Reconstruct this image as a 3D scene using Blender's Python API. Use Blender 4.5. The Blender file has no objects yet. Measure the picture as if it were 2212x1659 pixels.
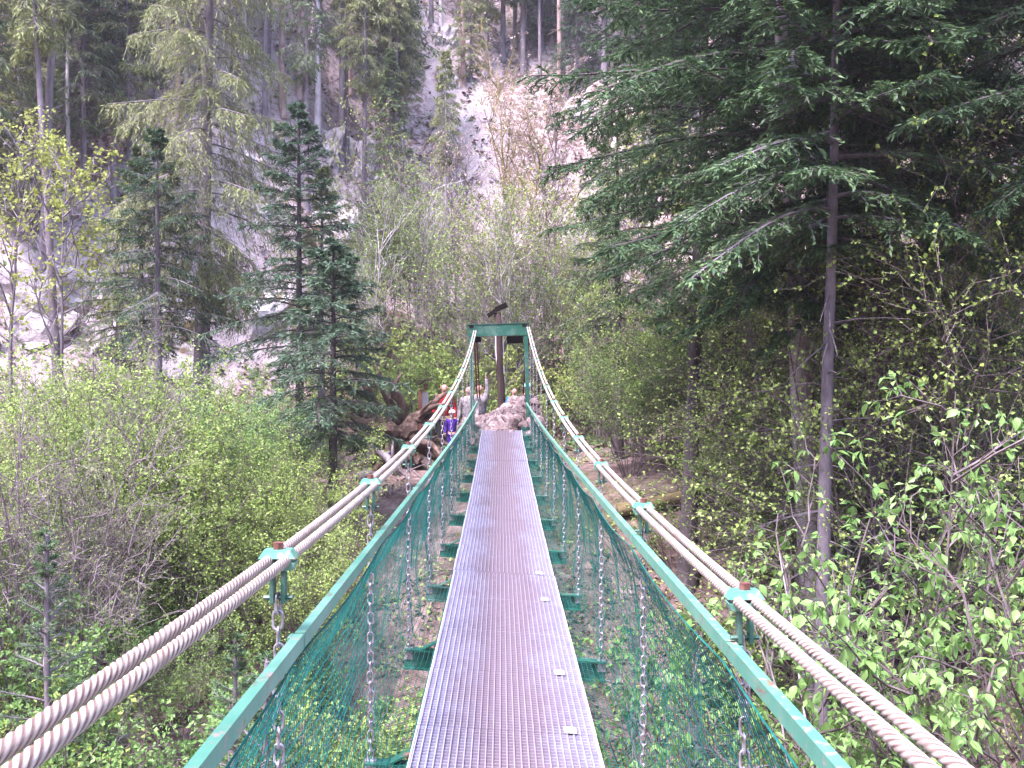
import bpy, math, random
import numpy as np
from mathutils import Vector, Matrix

# ------------------------------------------------------------------ camera, sky, sun, exposure
scene = bpy.context.scene
COL = scene.collection
R = math.radians
YAW = R(0.66)                       # camera turned slightly right of the bridge axis (+Y); eye at z = 0

cam_d = bpy.data.cameras.new('camera'); cam = bpy.data.objects.new('camera', cam_d); COL.objects.link(cam)
cam.location = (-.03, 0, 0); cam.rotation_euler = (R(90), 0, -YAW)
cam_d.sensor_width = 36; cam_d.lens = 36; cam_d.clip_start = 0.05; cam_d.clip_end = 600
scene.camera = cam

SUN_EL, SUN_AZ = R(62), R(-140)      # azimuth measured from +Y towards +X: light from the left, a little behind
world = bpy.data.worlds.new('World'); scene.world = world; world.use_nodes = True
wn = world.node_tree.nodes; wl = world.node_tree.links
for n in list(wn): wn.remove(n)
w_out = wn.new('ShaderNodeOutputWorld'); w_bg = wn.new('ShaderNodeBackground'); w_sky = wn.new('ShaderNodeTexSky')
w_sky.sky_type = 'NISHITA'; w_sky.sun_disc = False; w_sky.sun_elevation = SUN_EL; w_sky.sun_rotation = SUN_AZ
w_sky.air_density = 1.0; w_sky.dust_density = 1.8; w_sky.ozone_density = 2.2
w_bg.inputs['Strength'].default_value = 0.12
wl.new(w_sky.outputs['Color'], w_bg.inputs['Color']); wl.new(w_bg.outputs['Background'], w_out.inputs['Surface'])

sun_d = bpy.data.lights.new('sun', 'SUN'); sun = bpy.data.objects.new('sun', sun_d); COL.objects.link(sun)
sun_d.energy = 1.5; sun_d.angle = R(14); sun_d.color = (1.0, 0.885, 0.985)
sv = Vector((math.sin(SUN_AZ) * math.cos(SUN_EL), math.cos(SUN_AZ) * math.cos(SUN_EL), math.sin(SUN_EL)))
sun.rotation_euler = sv.to_track_quat('Z', 'Y').to_euler()

scene.view_settings.view_transform = 'Standard'; scene.view_settings.look = 'None'
scene.view_settings.gamma = 1.0; scene.view_settings.use_curve_mapping = False
scene.view_settings.exposure = 3.3
scene.cycles.max_bounces = 6; scene.cycles.diffuse_bounces = 3; scene.cycles.glossy_bounces = 2
scene.cycles.transmission_bounces = 4; scene.cycles.transparent_max_bounces = 4
scene.cycles.use_denoising = True

# ------------------------------------------------------------------ helpers
def W(c, r, d):
    """point at depth d seen at column c, row r of the 2212 x 1659 view used for measuring"""
    X = (c - 1106) / 2212 * d; Z = -(r - 829.5) / 2212 * d
    return np.array((X * math.cos(YAW) + d * math.sin(YAW), -X * math.sin(YAW) + d * math.cos(YAW), Z))

def tag(o, label=None, cat=None, group=None, kind=None):
    if label: o['label'] = label
    if cat: o['category'] = cat
    if group: o['group'] = group
    if kind: o['kind'] = kind
    return o

def empty(name, loc=(0, 0, 0), rz=0.0):
    o = bpy.data.objects.new(name, None); COL.objects.link(o)
    o.empty_display_size = 0.1; o.location = loc; o.rotation_euler = (0, 0, rz); return o

def link(name, me, parent=None, m=None):
    o = bpy.data.objects.new(name, me); COL.objects.link(o)
    if parent is not None: o.parent = parent
    if m is not None:
        me.materials.clear(); me.materials.append(m)
    return o

def copy_tree(o, parent=None):
    c = o.copy(); COL.objects.link(c); c.parent = parent
    for ch in list(o.children): copy_tree(ch, c)
    return c

class MB:
    """collects vertices, triangles and quads"""
    def __init__(self): self.v = []; self.t = []; self.q = []; self.n = 0
    def add(self, v, t=None, q=None):
        v = np.asarray(v, dtype=np.float32).reshape(-1, 3)
        if t is not None and len(t): self.t.append(np.asarray(t, dtype=np.int32).reshape(-1, 3) + self.n)
        if q is not None and len(q): self.q.append(np.asarray(q, dtype=np.int32).reshape(-1, 4) + self.n)
        self.v.append(v); self.n += len(v); return self
    def mesh(self, name, smooth=False):
        v = np.concatenate(self.v) if self.v else np.zeros((0, 3), np.float32)
        t = np.concatenate(self.t) if self.t else np.zeros((0, 3), np.int32)
        q = np.concatenate(self.q) if self.q else np.zeros((0, 4), np.int32)
        me = bpy.data.meshes.new(name)
        me.vertices.add(len(v)); me.vertices.foreach_set('co', v.ravel())
        loops = np.concatenate([t.ravel(), q.ravel()])
        me.loops.add(len(loops)); me.loops.foreach_set('vertex_index', loops)
        npoly = len(t) + len(q); me.polygons.add(npoly)
        starts = np.concatenate([np.arange(len(t)) * 3, len(t) * 3 + np.arange(len(q)) * 4])
        me.polygons.foreach_set('loop_start', starts.astype(np.int32))
        me.polygons.foreach_set('use_smooth', np.full(npoly, bool(smooth)))
        me.update(calc_edges=True)
        return me
    def build(self, name, m, parent=None, smooth=False):
        return link(name, self.mesh(name, smooth), parent, m)
    def box(self, cx, cy, cz, sx, sy, sz, rot=None):
        c = np.array([[-1,-1,-1],[1,-1,-1],[1,1,-1],[-1,1,-1],[-1,-1,1],[1,-1,1],[1,1,1],[-1,1,1]], float) * 0.5
        c = c * np.array([sx, sy, sz])
        if rot is not None: c = c @ np.asarray(rot).T
        return self.add(c + np.array([cx, cy, cz]), q=[[0,3,2,1],[4,5,6,7],[0,1,5,4],[1,2,6,5],[2,3,7,6],[3,0,4,7]])
    def beam(self, p, q, w, h):
        """rectangular bar from p to q, w across, h in height"""
        p = np.asarray(p, float); q = np.asarray(q, float); d = q - p; L = np.linalg.norm(d); d /= L
        s = np.cross(d, [0, 0, 1.0])
        if np.linalg.norm(s) < 1e-5: s = np.array([1.0, 0, 0])
        s /= np.linalg.norm(s); u = np.cross(s, d)
        return self.box(*((p + q) / 2), w, L, h, rot=np.stack([s, d, u], axis=1))
    def tubes(self, P, Rr, sides=3, cap=False, ref=None):
        """P (M,N,3) polylines with radii Rr (M,N)"""
        P = np.asarray(P, float); Rr = np.asarray(Rr, float)
        if P.ndim == 2: P = P[None]; Rr = Rr[None]
        M, N, _ = P.shape
        if M == 0: return self
        T = np.gradient(P, axis=1); T /= np.linalg.norm(T, axis=2, keepdims=True) + 1e-9
        mean = P[:, -1] - P[:, 0]; mean /= np.linalg.norm(mean, axis=1, keepdims=True) + 1e-9
        rf = np.where(np.abs(mean[:, 2:3]) > 0.8, np.array([[1.0, 0.1, 0]]), np.array([[0.05, 0.02, 1.0]])) if ref is None else np.broadcast_to(np.asarray(ref, float), (M, 3))
        n = np.cross(T, rf[:, None, :]); n /= np.linalg.norm(n, axis=2, keepdims=True) + 1e-9
        b = np.cross(T, n)
        a = np.arange(sides) / sides * 2 * np.pi
        V = P[:, :, None, :] + Rr[:, :, None, None] * (np.cos(a)[None, None, :, None] * n[:, :, None, :] + np.sin(a)[None, None, :, None] * b[:, :, None, :])
        idx = np.arange(M * N * sides).reshape(M, N, sides)
        nx = np.roll(idx, -1, axis=2)
        q = np.stack([idx[:, :-1], nx[:, :-1], nx[:, 1:], idx[:, 1:]], axis=-1).reshape(-1, 4)
        self.add(V.reshape(-1, 3), q=q)
        if cap:
            base = self.n - M * N * sides
            for m_ in range(M):
                for e in (0, N - 1):
                    ring = [base + (m_ * N + e) * sides + k for k in range(sides)]
                    if e == 0: ring = ring[::-1]
                    for k in range(1, sides - 1):
                        self.t.append(np.array([[ring[0], ring[k], ring[k + 1]]], np.int32))
        return self
    def leaves(self, p, d, up, L, Wd, fold=0.25):
        """rhombic leaves: two triangles folded along the midrib"""
        p = np.asarray(p, float); d = d / (np.linalg.norm(d, axis=1, keepdims=True) + 1e-9)
        s = np.cross(d, up); s /= np.linalg.norm(s, axis=1, keepdims=True) + 1e-9
        n = np.cross(s, d)
        L = np.asarray(L)[:, None]; Wd = np.asarray(Wd)[:, None]
        mid = p + d * L * 0.45 + n * Wd * fold
        V = np.stack([p, mid - s * Wd * 0.5, p + d * L, mid + s * Wd * 0.5], axis=1)
        i = np.arange(len(p))[:, None] * 4
        t = np.concatenate([i + np.array([[0, 1, 2]]), i + np.array([[0, 2, 3]])])
        return self.add(V.reshape(-1, 3), t=t)

def rv(rng, n): 
    v = rng.normal(size=(n, 3)); return v / np.linalg.norm(v, axis=1, keepdims=True)

# value noise -------------------------------------------------------
def _h(ix, iy, iz, s):
    n = (ix * 374761393 + iy * 668265263 + iz * 2147483647 + s * 1274126177) & 0xffffffff
    n = ((n ^ (n >> 13)) * 1274126177) & 0xffffffff
    n = ((n ^ (n >> 16)) * 668265263) & 0xffffffff
    return ((n ^ (n >> 15)) & 0xffff) / 65535.0
def vnoise(p, seed=0):
    p = np.asarray(p, float); i = np.floor(p).astype(np.int64); f = p - i; f = f * f * (3 - 2 * f)
    r = 0
    for dx in (0, 1):
        for dy in (0, 1):
            for dz in (0, 1):
                w = (f[..., 0] if dx else 1 - f[..., 0]) * (f[..., 1] if dy else 1 - f[..., 1]) * (f[..., 2] if dz else 1 - f[..., 2])
                r = r + w * _h(i[..., 0] + dx, i[..., 1] + dy, i[..., 2] + dz, seed)
    return r * 2 - 1
def fbm(p, octv=4, seed=0, gain=0.5):
    a = 1.0; r = 0; p = np.asarray(p, float)
    for k in range(octv):
        r = r + a * vnoise(p, seed + k * 17); p = p * 2.03 + 3.1; a *= gain
    return r
def sstep(a, b, x):
    t = np.clip((x - a) / (b - a), 0, 1); return t * t * (3 - 2 * t)
def softplus(x, k=1.0):
    return np.where(x / k > 20, x, np.log1p(np.exp(np.clip(x / k, -40, 20))) * k)

# ------------------------------------------------------------------ materials
def nodes_of(name):
    m = bpy.data.materials.new(name); m.use_nodes = True
    nt = m.node_tree
    for n in list(nt.nodes): nt.nodes.remove(n)
    out = nt.nodes.new('ShaderNodeOutputMaterial')
    return m, nt, out
def ramp(nt, fac, stops):
    r = nt.nodes.new('ShaderNodeValToRGB'); nt.links.new(fac, r.inputs['Fac'])
    e = r.color_ramp.elements
    while len(e) < len(stops): e.new(0.5)
    for k, (pos, c) in enumerate(stops): e[k].position = pos; e[k].color = (*c, 1)
    return r.outputs['Color']
def coords(nt, scale=(1, 1, 1), kind='Object'):
    tc = nt.nodes.new('ShaderNodeTexCoord'); mp = nt.nodes.new('ShaderNodeMapping')
    mp.inputs['Scale'].default_value = scale; nt.links.new(tc.outputs[kind], mp.inputs['Vector'])
    return mp.outputs['Vector']
def noise(nt, vec, scale, detail=4, rough=0.6, dist=0.0):
    n = nt.nodes.new('ShaderNodeTexNoise'); n.inputs['Scale'].default_value = scale; n.inputs['Detail'].default_value = detail
    n.inputs['Roughness'].default_value = rough; n.inputs['Distortion'].default_value = dist
    nt.links.new(vec, n.inputs['Vector']); return n.outputs['Fac']
def mixc(nt, fac, a, b, mode='MIX'):
    m = nt.nodes.new('ShaderNodeMix'); m.data_type = 'RGBA'; m.blend_type = mode
    for sock, val in ((m.inputs[0], fac), (m.inputs[6], a), (m.inputs[7], b)):
        if hasattr(val, 'is_linked') or isinstance(val, bpy.types.NodeSocket): nt.links.new(val, sock)
        elif isinstance(val, (int, float)): sock.default_value = val
        else: sock.default_value = (*val, 1)
    return m.outputs[2]
def mathn(nt, op, a, b=None, c=None):
    m = nt.nodes.new('ShaderNodeMath'); m.operation = op
    for k, val in enumerate((a, b, c)):
        if val is None: continue
        if isinstance(val, bpy.types.NodeSocket): nt.links.new(val, m.inputs[k])
        else: m.inputs[k].default_value = val
    return m.outputs[0]
def finish(nt, out, color, rough=0.8, bump=None, bstr=0.3, bdist=0.02, metal=0.0, spec=0.3):
    p = nt.nodes.new('ShaderNodeBsdfPrincipled')
    if isinstance(color, bpy.types.NodeSocket): nt.links.new(color, p.inputs['Base Color'])
    else: p.inputs['Base Color'].default_value = (*color, 1)
    if isinstance(rough, bpy.types.NodeSocket): nt.links.new(rough, p.inputs['Roughness'])
    else: p.inputs['Roughness'].default_value = rough
    p.inputs['Metallic'].default_value = metal; p.inputs['Specular IOR Level'].default_value = spec
    if bump is not None:
        b = nt.nodes.new('ShaderNodeBump'); b.inputs['Strength'].default_value = bstr; b.inputs['Distance'].default_value = bdist
        nt.links.new(bump, b.inputs['Height']); nt.links.new(b.outputs['Normal'], p.inputs['Normal'])
    nt.links.new(p.outputs['BSDF'], out.inputs['Surface']); return p

def simple(name, stops, scale=6, stretch=(1, 1, 1), rough=0.8, bstr=0.3, bdist=0.02, metal=0.0, detail=5, spec=0.3, kind='Object'):
    m, nt, out = nodes_of(name); v = coords(nt, stretch, kind); f = noise(nt, v, scale, detail, 0.65)
    n = len(stops); c = ramp(nt, f, [(0.3 + 0.4 * k / max(1, n - 1), s) for k, s in enumerate(stops)])
    finish(nt, out, c, rough, f, bstr, bdist, metal, spec); return m

def leafy(name, cols, trans=0.35, rough=0.55, spec=0.25):
    m, nt, out = nodes_of(name)
    g = nt.nodes.new('ShaderNodeNewGeometry'); oi = nt.nodes.new('ShaderNodeObjectInfo')
    f = mathn(nt, 'ADD', mathn(nt, 'MULTIPLY', g.outputs['Random Per Island'], 0.8), mathn(nt, 'MULTIPLY', oi.outputs['Random'], 0.2))
    c = ramp(nt, f, [(k / max(1, len(cols) - 1), s) for k, s in enumerate(cols)])
    p = finish(nt, out, c, rough, spec=spec)
    if trans > 0:
        t = nt.nodes.new('ShaderNodeBsdfTranslucent'); nt.links.new(c, t.inputs['Color'])
        mx = nt.nodes.new('ShaderNodeMixShader'); mx.inputs[0].default_value = trans
        nt.links.new(p.outputs[0], mx.inputs[1]); nt.links.new(t.outputs[0], mx.inputs[2]); nt.links.new(mx.outputs[0], out.inputs['Surface'])
    return m

M = {}
M['bark'] = simple('bark_grey', [(.09, .07, .085), (.17, .14, .165), (.26, .22, .25)], 7, (1, 1, .25), .9, .6, .02)
M['bark_fir'] = simple('bark_fir', [(.18, .145, .16), (.32, .27, .295), (.46, .4, .43)], 7, (1, 1, .3), .9, .6, .02)
M['bark_slim'] = simple('bark_slim', [(.06, .048, .06), (.12, .1, .12), (.2, .17, .195)], 9, (1, 1, .3), .9, .7, .02)
M['bark_dark'] = simple('bark_dark', [(.035, .028, .03), (.075, .06, .065), (.12, .1, .11)], 8, (1, 1, .3), .9, .6, .02)
M['bark_pale'] = simple('bark_pale', [(.28, .23, .25), (.45, .39, .43), (.6, .54, .58)], 6, (1, 1, .4), .85, .4, .01)
M['bark_pine'] = simple('bark_pine', [(.16, .1, .09), (.28, .19, .175), (.42, .33, .315)], 6, (1, 1, .3), .85, .5, .02)
M['bark_moss'] = simple('bark_moss', [(.1, .08, .04), (.2, .15, .05), (.28, .24, .18)], 5, (1, 1, .4), .9, .5, .02)
M['twig'] = simple('twig_bark', [(.06, .044, .045), (.12, .09, .095), (.2, .16, .17)], 9, (1, 1, 1), .85, .2)
M['twig_pink'] = simple('twig_pinkish', [(.1, .07, .08), (.17, .13, .145), (.26, .21, .23)], 9, (1, 1, 1), .85, .2)
M['needle_dark'] = leafy('needles_dark', [(.03, .06, .033), (.06, .11, .056), (.12, .19, .09)], .28)
M['needle_blue'] = leafy('needles_bluish', [(.045, .08, .052), (.09, .15, .092), (.16, .24, .15)], .28)
M['needle_yellow'] = leafy('needles_yellowish', [(.13, .145, .06), (.24, .27, .11), (.37, .41, .18)], .35)
M['needle_mid'] = leafy('needles_mid', [(.06, .085, .045), (.12, .165, .08), (.2, .26, .12)], .3)
M['needle_fresh'] = leafy('needles_fresh', [(.03, .062, .034), (.07, .13, .06), (.16, .24, .1)], .28)
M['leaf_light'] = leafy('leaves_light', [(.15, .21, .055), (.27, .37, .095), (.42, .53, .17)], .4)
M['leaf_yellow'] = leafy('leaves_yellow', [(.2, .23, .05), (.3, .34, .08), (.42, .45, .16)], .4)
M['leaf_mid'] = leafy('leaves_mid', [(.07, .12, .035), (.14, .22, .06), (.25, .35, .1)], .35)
M['leaf_spring'] = leafy('leaves_spring', [(.12, .22, .06), (.19, .33, .095), (.3, .46, .16)], .4, .45, .4)
M['leaf_olive'] = leafy('leaves_olive', [(.19, .23, .065), (.31, .37, .1), (.43, .48, .17)], .4)
M['bud_pink'] = leafy('buds_pink', [(.3, .2, .19), (.45, .33, .32), (.6, .5, .46)], .3)
M['herb'] = leafy('herbs', [(.07, .12, .04), (.13, .21, .065), (.25, .34, .12)], .35)
M['litter'] = leafy('dead_leaves', [(.07, .045, .04), (.16, .105, .095), (.28, .2, .19)], .1)
M['rust'] = simple('rusty_steel', [(.08, .03, .025), (.15, .06, .05), (.24, .14, .13)], 30, rough=.75, bstr=.3, bdist=.003)
M['net'] = simple('green_netting', [(.0, .055, .048), (.002, .09, .078), (.012, .14, .12)], 8, rough=.6, bstr=0)
M['wood'] = simple('brown_wood', [(.02, .012, .011), (.038, .022, .02), (.065, .042, .038)], 5, (3, 3, .4), .85, .5, .02)
M['wood_red'] = simple('red_brown_wood', [(.1, .03, .022), (.15, .05, .038), (.2, .08, .06)], 6, (3, 3, .4), .8, .3, .01)
M['root'] = simple('root_wood', [(.035, .022, .018), (.085, .052, .042), (.2, .135, .11)], 5, (1, 1, 1), .9, .8, .04)
M['driftwood'] = simple('grey_driftwood', [(.1, .08, .09), (.19, .16, .175), (.33, .29, .31)], 5, (1, 1, .4), .9, .6, .02)
M['log_moss'] = simple('mossy_log', [(.06, .045, .03), (.13, .1, .045), (.2, .15, .1)], 4, (1, 1, 1), .95, .7, .03)
M['board_dark'] = simple('dark_board', [(.008, .005, .005), (.014, .009, .009)], 8, rough=.9, bstr=.1, spec=.05)

def rock_mat(name, a, b, c, moss, var=False):
    m, nt, out = nodes_of(name); v = coords(nt, (1, 1, 1), 'Object')
    f = noise(nt, v, 1.1, 8, .7, .4); f2 = noise(nt, v, 5.0, 6, .7); 
    col = ramp(nt, f, [(.32, a), (.46, b), (.62, c)])
    crack = ramp(nt, noise(nt, v, 2.6, 9, .8, 1.5), [(.40, (.25, .2, .22)), (.50, (1, 1, 1))])
    col = mixc(nt, .75, col, crack, 'MULTIPLY')
    mf = ramp(nt, noise(nt, v, 1.7, 5, .6), [(.56, (0, 0, 0)), (.64, (1, 1, 1))])
    col = mixc(nt, mf, col, moss)
    oi = nt.nodes.new('ShaderNodeObjectInfo'); col = mixc(nt, 1.0, col, ramp(nt, oi.outputs['Random'], [(0, (.55, .5, .5)), (.5, (.85, .8, .8)), (1, (1, 1, 1))]), 'MULTIPLY') if var else col
    finish(nt, out, col, .9, f2, .8, .12); return m
M['rock'] = rock_mat('limestone', (.26, .21, .23), (.43, .375, .4), (.6, .55, .575), (.16, .12, .065))
M['rubble'] = rock_mat('rubble_stone', (.18, .125, .125), (.34, .26, .265), (.52, .43, .44), (.12, .08, .07), True)

# green paint with worn, rusty edges
def paint(name, a, b, worn, wear=.62):
    m, nt, out = nodes_of(name); v = coords(nt, (1, 1, 1), 'Generated' if False else 'Object'); f = noise(nt, v, 3, 6, .75); f2 = noise(nt, v, 26, 7, .75)
    col = ramp(nt, f, [(.35, a), (.65, b)])
    chalk = ramp(nt, noise(nt, v, 1.3, 8, .8), [(.5, (0, 0, 0)), (.7, (.55, .55, .55))])
    col = mixc(nt, chalk, col, tuple(min(1, x * .7 + .22) for x in b))
    rustf = ramp(nt, noise(nt, v, 7.0, 8, .8, .6), [(.60, (0, 0, 0)), (.64, (1, 1, 1))])
    col = mixc(nt, rustf, col, (.2, .085, .06))
    w = ramp(nt, f2, [(wear, (0, 0, 0)), (wear + .06, (1, 1, 1))])
    col = mixc(nt, w, col, worn)
    finish(nt, out, col, .42, f2, .15, .002, spec=.5); return m
M['paint_rail'] = paint('mint_green_paint', (.07, .23, .165), (.115, .3, .215), (.3, .23, .2), .555)
M['paint_dark'] = paint('dark_green_paint', (.008, .07, .05), (.016, .1, .07), (.08, .085, .07), .7)

# galvanised grating, brown with tread in the middle of the walkway
m, nt, out = nodes_of('galvanised_grating'); v = coords(nt, (1, 1, 1)); tc = nt.nodes.new('ShaderNodeNewGeometry')
sx = nt.nodes.new('ShaderNodeSeparateXYZ'); nt.links.new(tc.outputs['Position'], sx.inputs[0])
ax = mathn(nt, 'ABSOLUTE', mathn(nt, 'SUBTRACT', sx.outputs['X'], .02))
vp = nt.nodes.new('ShaderNodeVectorMath'); vp.operation = 'MULTIPLY'; vp.inputs[1].default_value = (5, 1.6, 1); nt.links.new(tc.outputs['Position'], vp.inputs[0])
nz = noise(nt, vp.outputs[0], 1.0, 5, .65)
tr = mathn(nt, 'SUBTRACT', mathn(nt, 'ADD', nz, .36), mathn(nt, 'MULTIPLY', ax, 1.9))
tr = ramp(nt, tr, [(.22, (0, 0, 0)), (.62, (1, 1, 1))])
base = ramp(nt, noise(nt, v, 14, 4), [(.3, (.29, .27, .38)), (.7, (.42, .4, .52))])
col = mixc(nt, mathn(nt, 'MULTIPLY', tr, .7), base, (.26, .19, .22))
finish(nt, out, col, .38, None, metal=.25, spec=.5); M['grating'] = m

M['edge'] = simple('bright_zinc', [(.4, .39, .48), (.52, .51, .6)], 10, rough=.4, bstr=.05, metal=.2, spec=.5)
M['clip'] = simple('cream_plate', [(.66, .62, .56), (.78, .74, .68)], 20, rough=.5, bstr=.02)
M['chain'] = simple('chain_zinc', [(.14, .1, .1), (.34, .32, .36), (.55, .53, .6)], 25, rough=.32, bstr=.1, bdist=.002, metal=.55, spec=.6)

# cable: pale zinc strands with brown dirt in the grooves (attribute) and fine wires
m, nt, out = nodes_of('wire_rope'); at = nt.nodes.new('ShaderNodeAttribute'); at.attribute_name = 'groove'
uv = nt.nodes.new('ShaderNodeUVMap'); uv.uv_map = 'UVMap'
wv = nt.nodes.new('ShaderNodeTexWave'); wv.inputs['Scale'].default_value = 1.0; wv.inputs['Distortion'].default_value = .3
nt.links.new(uv.outputs['UV'], wv.inputs['Vector'])
nz = noise(nt, coords(nt, (1, 1, 1)), 9, 5, .7)
gr = mathn(nt, 'MULTIPLY', at.outputs['Fac'], mathn(nt, 'ADD', .45, nz))
pale = ramp(nt, nz, [(.3, (.3, .235, .2)), (.45, (.47, .4, .36)), (.65, (.62, .555, .515))])
col = mixc(nt, ramp(nt, gr, [(.2, (0, 0, 0)), (.6, (1, 1, 1))]), pale, (.15, .09, .075))
col = mixc(nt, mathn(nt, 'MULTIPLY', wv.outputs['Fac'], .25), col, (.25, .16, .16))
finish(nt, out, col, .5, wv.outputs['Fac'], .4, .003, .15, .4); M['cable'] = m

# ground: leaf litter, soil, moss, pale scree where the attribute says so
m, nt, out = nodes_of('forest_floor'); v = coords(nt, (1, 1, 1))
f1 = noise(nt, v, .35, 6, .65); f2 = noise(nt, v, 3.5, 8, .75, .5); f3 = noise(nt, v, 14, 5, .7)
litter = ramp(nt, f2, [(.3, (.06, .038, .034)), (.48, (.16, .105, .095)), (.6, (.27, .19, .18)), (.75, (.38, .29, .285))])
moss = ramp(nt, f3, [(.3, (.04, .055, .02)), (.7, (.11, .125, .045))])
col = mixc(nt, ramp(nt, f1, [(.5, (0, 0, 0)), (.66, (.8, .8, .8))]), litter, moss)
at = nt.nodes.new('ShaderNodeAttribute'); at.attribute_name = 'rock'
lime = ramp(nt, noise(nt, v, 1.6, 9, .8, 1.0), [(.34, (.2, .15, .155)), (.48, (.34, .27, .285)), (.64, (.47, .395, .42))])
rf = mathn(nt, 'ADD', at.outputs['Fac'], mathn(nt, 'MULTIPLY', mathn(nt, 'SUBTRACT', f2, .5), 1.6))
col = mixc(nt, ramp(nt, rf, [(.42, (0, 0, 0)), (.58, (1, 1, 1))]), col, lime)
finish(nt, out, col, .95, f2, .9, .12); M['ground'] = m

def flat(name, c, rough=.8, spec=.2):
    return simple(name, [tuple(x * .8 for x in c), c], 12, rough=rough, bstr=.1, spec=spec)

# ------------------------------------------------------------------ terrain
RIDGE = [(-40, 30.0), (0, 31)]
def ground_raw(x, y):
    x = np.asarray(x, float); y = np.asarray(y, float)
    b = sstep(12.5, 20.5, y + .25 * np.minimum(x, 0))
    z = -4.9 + b * (4.9 - 1.8)
    z = z + .34 * softplus(-x - 2.2, 1.0) * (1 - .75 * b)
    z = z + .98 * softplus(x - 4.0, .6) * sstep(3, 11, y) * (1 - .35 * sstep(18, 28, y))
    yh = 31 + .42 * np.minimum(x, 0)
    z = z + (1.0 + .45 * sstep(-4, -12, x)) * softplus(y - yh, 1.2)
    z = z + .8 * softplus(-y - 8, 2)                      # the bank behind the viewer
    return z
def ground(x, y):
    x = np.asarray(x, float); y = np.asarray(y, float)
    p = np.stack([x, y, np.zeros_like(x)], -1)
    hill = sstep(30, 38, y - .42 * np.minimum(x, 0) * -1 + 0)
    n = fbm(p * .35, 4, 3) * .3 + fbm(p * 1.3, 3, 9) * .1
    n = n + hill * (fbm(p * .16, 5, 21, .6) * 1.6)
    near = np.exp(-((x) ** 2 / 6 + (y - 22) ** 2 / 12))
    return ground_raw(x, y) + n * (1 - near)

def cast(c, r, y0=4.0, y1=110.0):
    """where the sight line of a pixel meets the ground"""
    d = np.linspace(y0, y1, 1400); X = (c - 1106) / 2212 * d
    wx = X * math.cos(YAW) + d * math.sin(YAW); wy = -X * math.sin(YAW) + d * math.cos(YAW); wz = -(r - 829.5) / 2212 * d
    k = np.nonzero(ground(wx, wy) >= wz)[0]
    k = k[0] if len(k) else len(d) - 1
    return np.array((wx[k], wy[k], ground(wx[k:k+1], wy[k:k+1])[0])), d[k]
def gz(x, y): return float(ground(np.array([x]), np.array([y]))[0])

def axis(core0, core1, step, far, n):
    core = np.arange(core0, core1 + 1e-6, step); g = np.geomspace(step * 1.5, far, n)
    return np.concatenate([core0 - np.cumsum(g)[::-1] , core, core1 + np.cumsum(g)])
gx = axis(-30, 26, .3, 14, 14); gy = axis(0, 62, .3, 14, 14)
GX, GY = np.meshgrid(gx, gy); GZ = ground(GX, GY)
mb = MB(); nxv, nyv = len(gx), len(gy); idx = np.arange(nxv * nyv).reshape(nyv, nxv)
mb.add(np.stack([GX, GY, GZ], -1), q=np.stack([idx[:-1, :-1], idx[:-1, 1:], idx[1:, 1:], idx[1:, :-1]], -1))
terrain = mb.build('ground', M['ground'], smooth=True); tag(terrain, 'steep wooded hillside floor of brown leaf litter and pale scree', kind='structure')
def seg_mask(px, py, pts, w):
    m_ = np.zeros_like(px)
    for (a, b) in zip(pts[:-1], pts[1:]):
        a = np.array(a[:2]); b = np.array(b[:2]); d = b - a
        t = np.clip(((px - a[0]) * d[0] + (py - a[1]) * d[1]) / (d @ d + 1e-9), 0, 1)
        ds = np.hypot(px - a[0] - t * d[0], py - a[1] - t * d[1]); m_ = np.maximum(m_, np.exp(-(ds / w) ** 2))
    return m_
scree = [cast(c, r)[0] for c, r in ((945, 60), (985, 220), (1040, 330), (1010, 480), (1000, 620))]
rk = seg_mask(GX, GY, scree, 1.7) * .95
rk = np.maximum(rk, seg_mask(GX, GY, [cast(c, r)[0] for c, r in ((-60, 720), (120, 690), (330, 680), (540, 640))], 3.0) * 1.05)
rk = np.maximum(rk, seg_mask(GX, GY, [cast(c, r)[0] for c, r in ((560, 80), (560, 380), (760, 380))], 1.6) * .6)
slope = np.hypot(*np.gradient(GZ, gy, gx)); rk = np.maximum(rk, sstep(1.1, 2.2, slope) * .62)
rk = np.maximum(rk, sstep(31, 36, GY - .42 * np.minimum(GX, 0)) * .48)
a_ = terrain.data.attributes.new('rock', 'FLOAT', 'POINT'); a_.data.foreach_set('value', rk.ravel().astype(np.float32))

# ------------------------------------------------------------------ rocks
def rock_mesh(name, seed, sub=4, rough=.35, facet=.5):
    import bmesh
    bm = bmesh.new(); bmesh.ops.create_icosphere(bm, subdivisions=sub, radius=1)
    v = np.array([x.co[:] for x in bm.verts]); rng = np.random.default_rng(seed)
    # planes shave the ball into blocks
    for k in range(14):
        n = rv(rng, 1)[0]; d = rng.uniform(.45, .85); s = v @ n; over = np.maximum(s - d, 0)
        v = v - over[:, None] * n * (.92 if facet > 0 else 0)
    v = v * (1 + rough * .35 * fbm(v * 1.6 + seed, 5, seed)[:, None] + rough * .12 * fbm(v * 6 + seed, 3, seed + 5)[:, None])
    for x, c in zip(bm.verts, v): x.co = c
    me = bpy.data.meshes.new(name); bm.to_mesh(me); bm.free(); return me
rock_protos = [rock_mesh('outcrop_mesh', s, 4, 1.2) for s in (1, 2, 3, 4)]
for me in rock_protos: me.materials.append(M['rock'])
rrng = random.Random(5)
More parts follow.
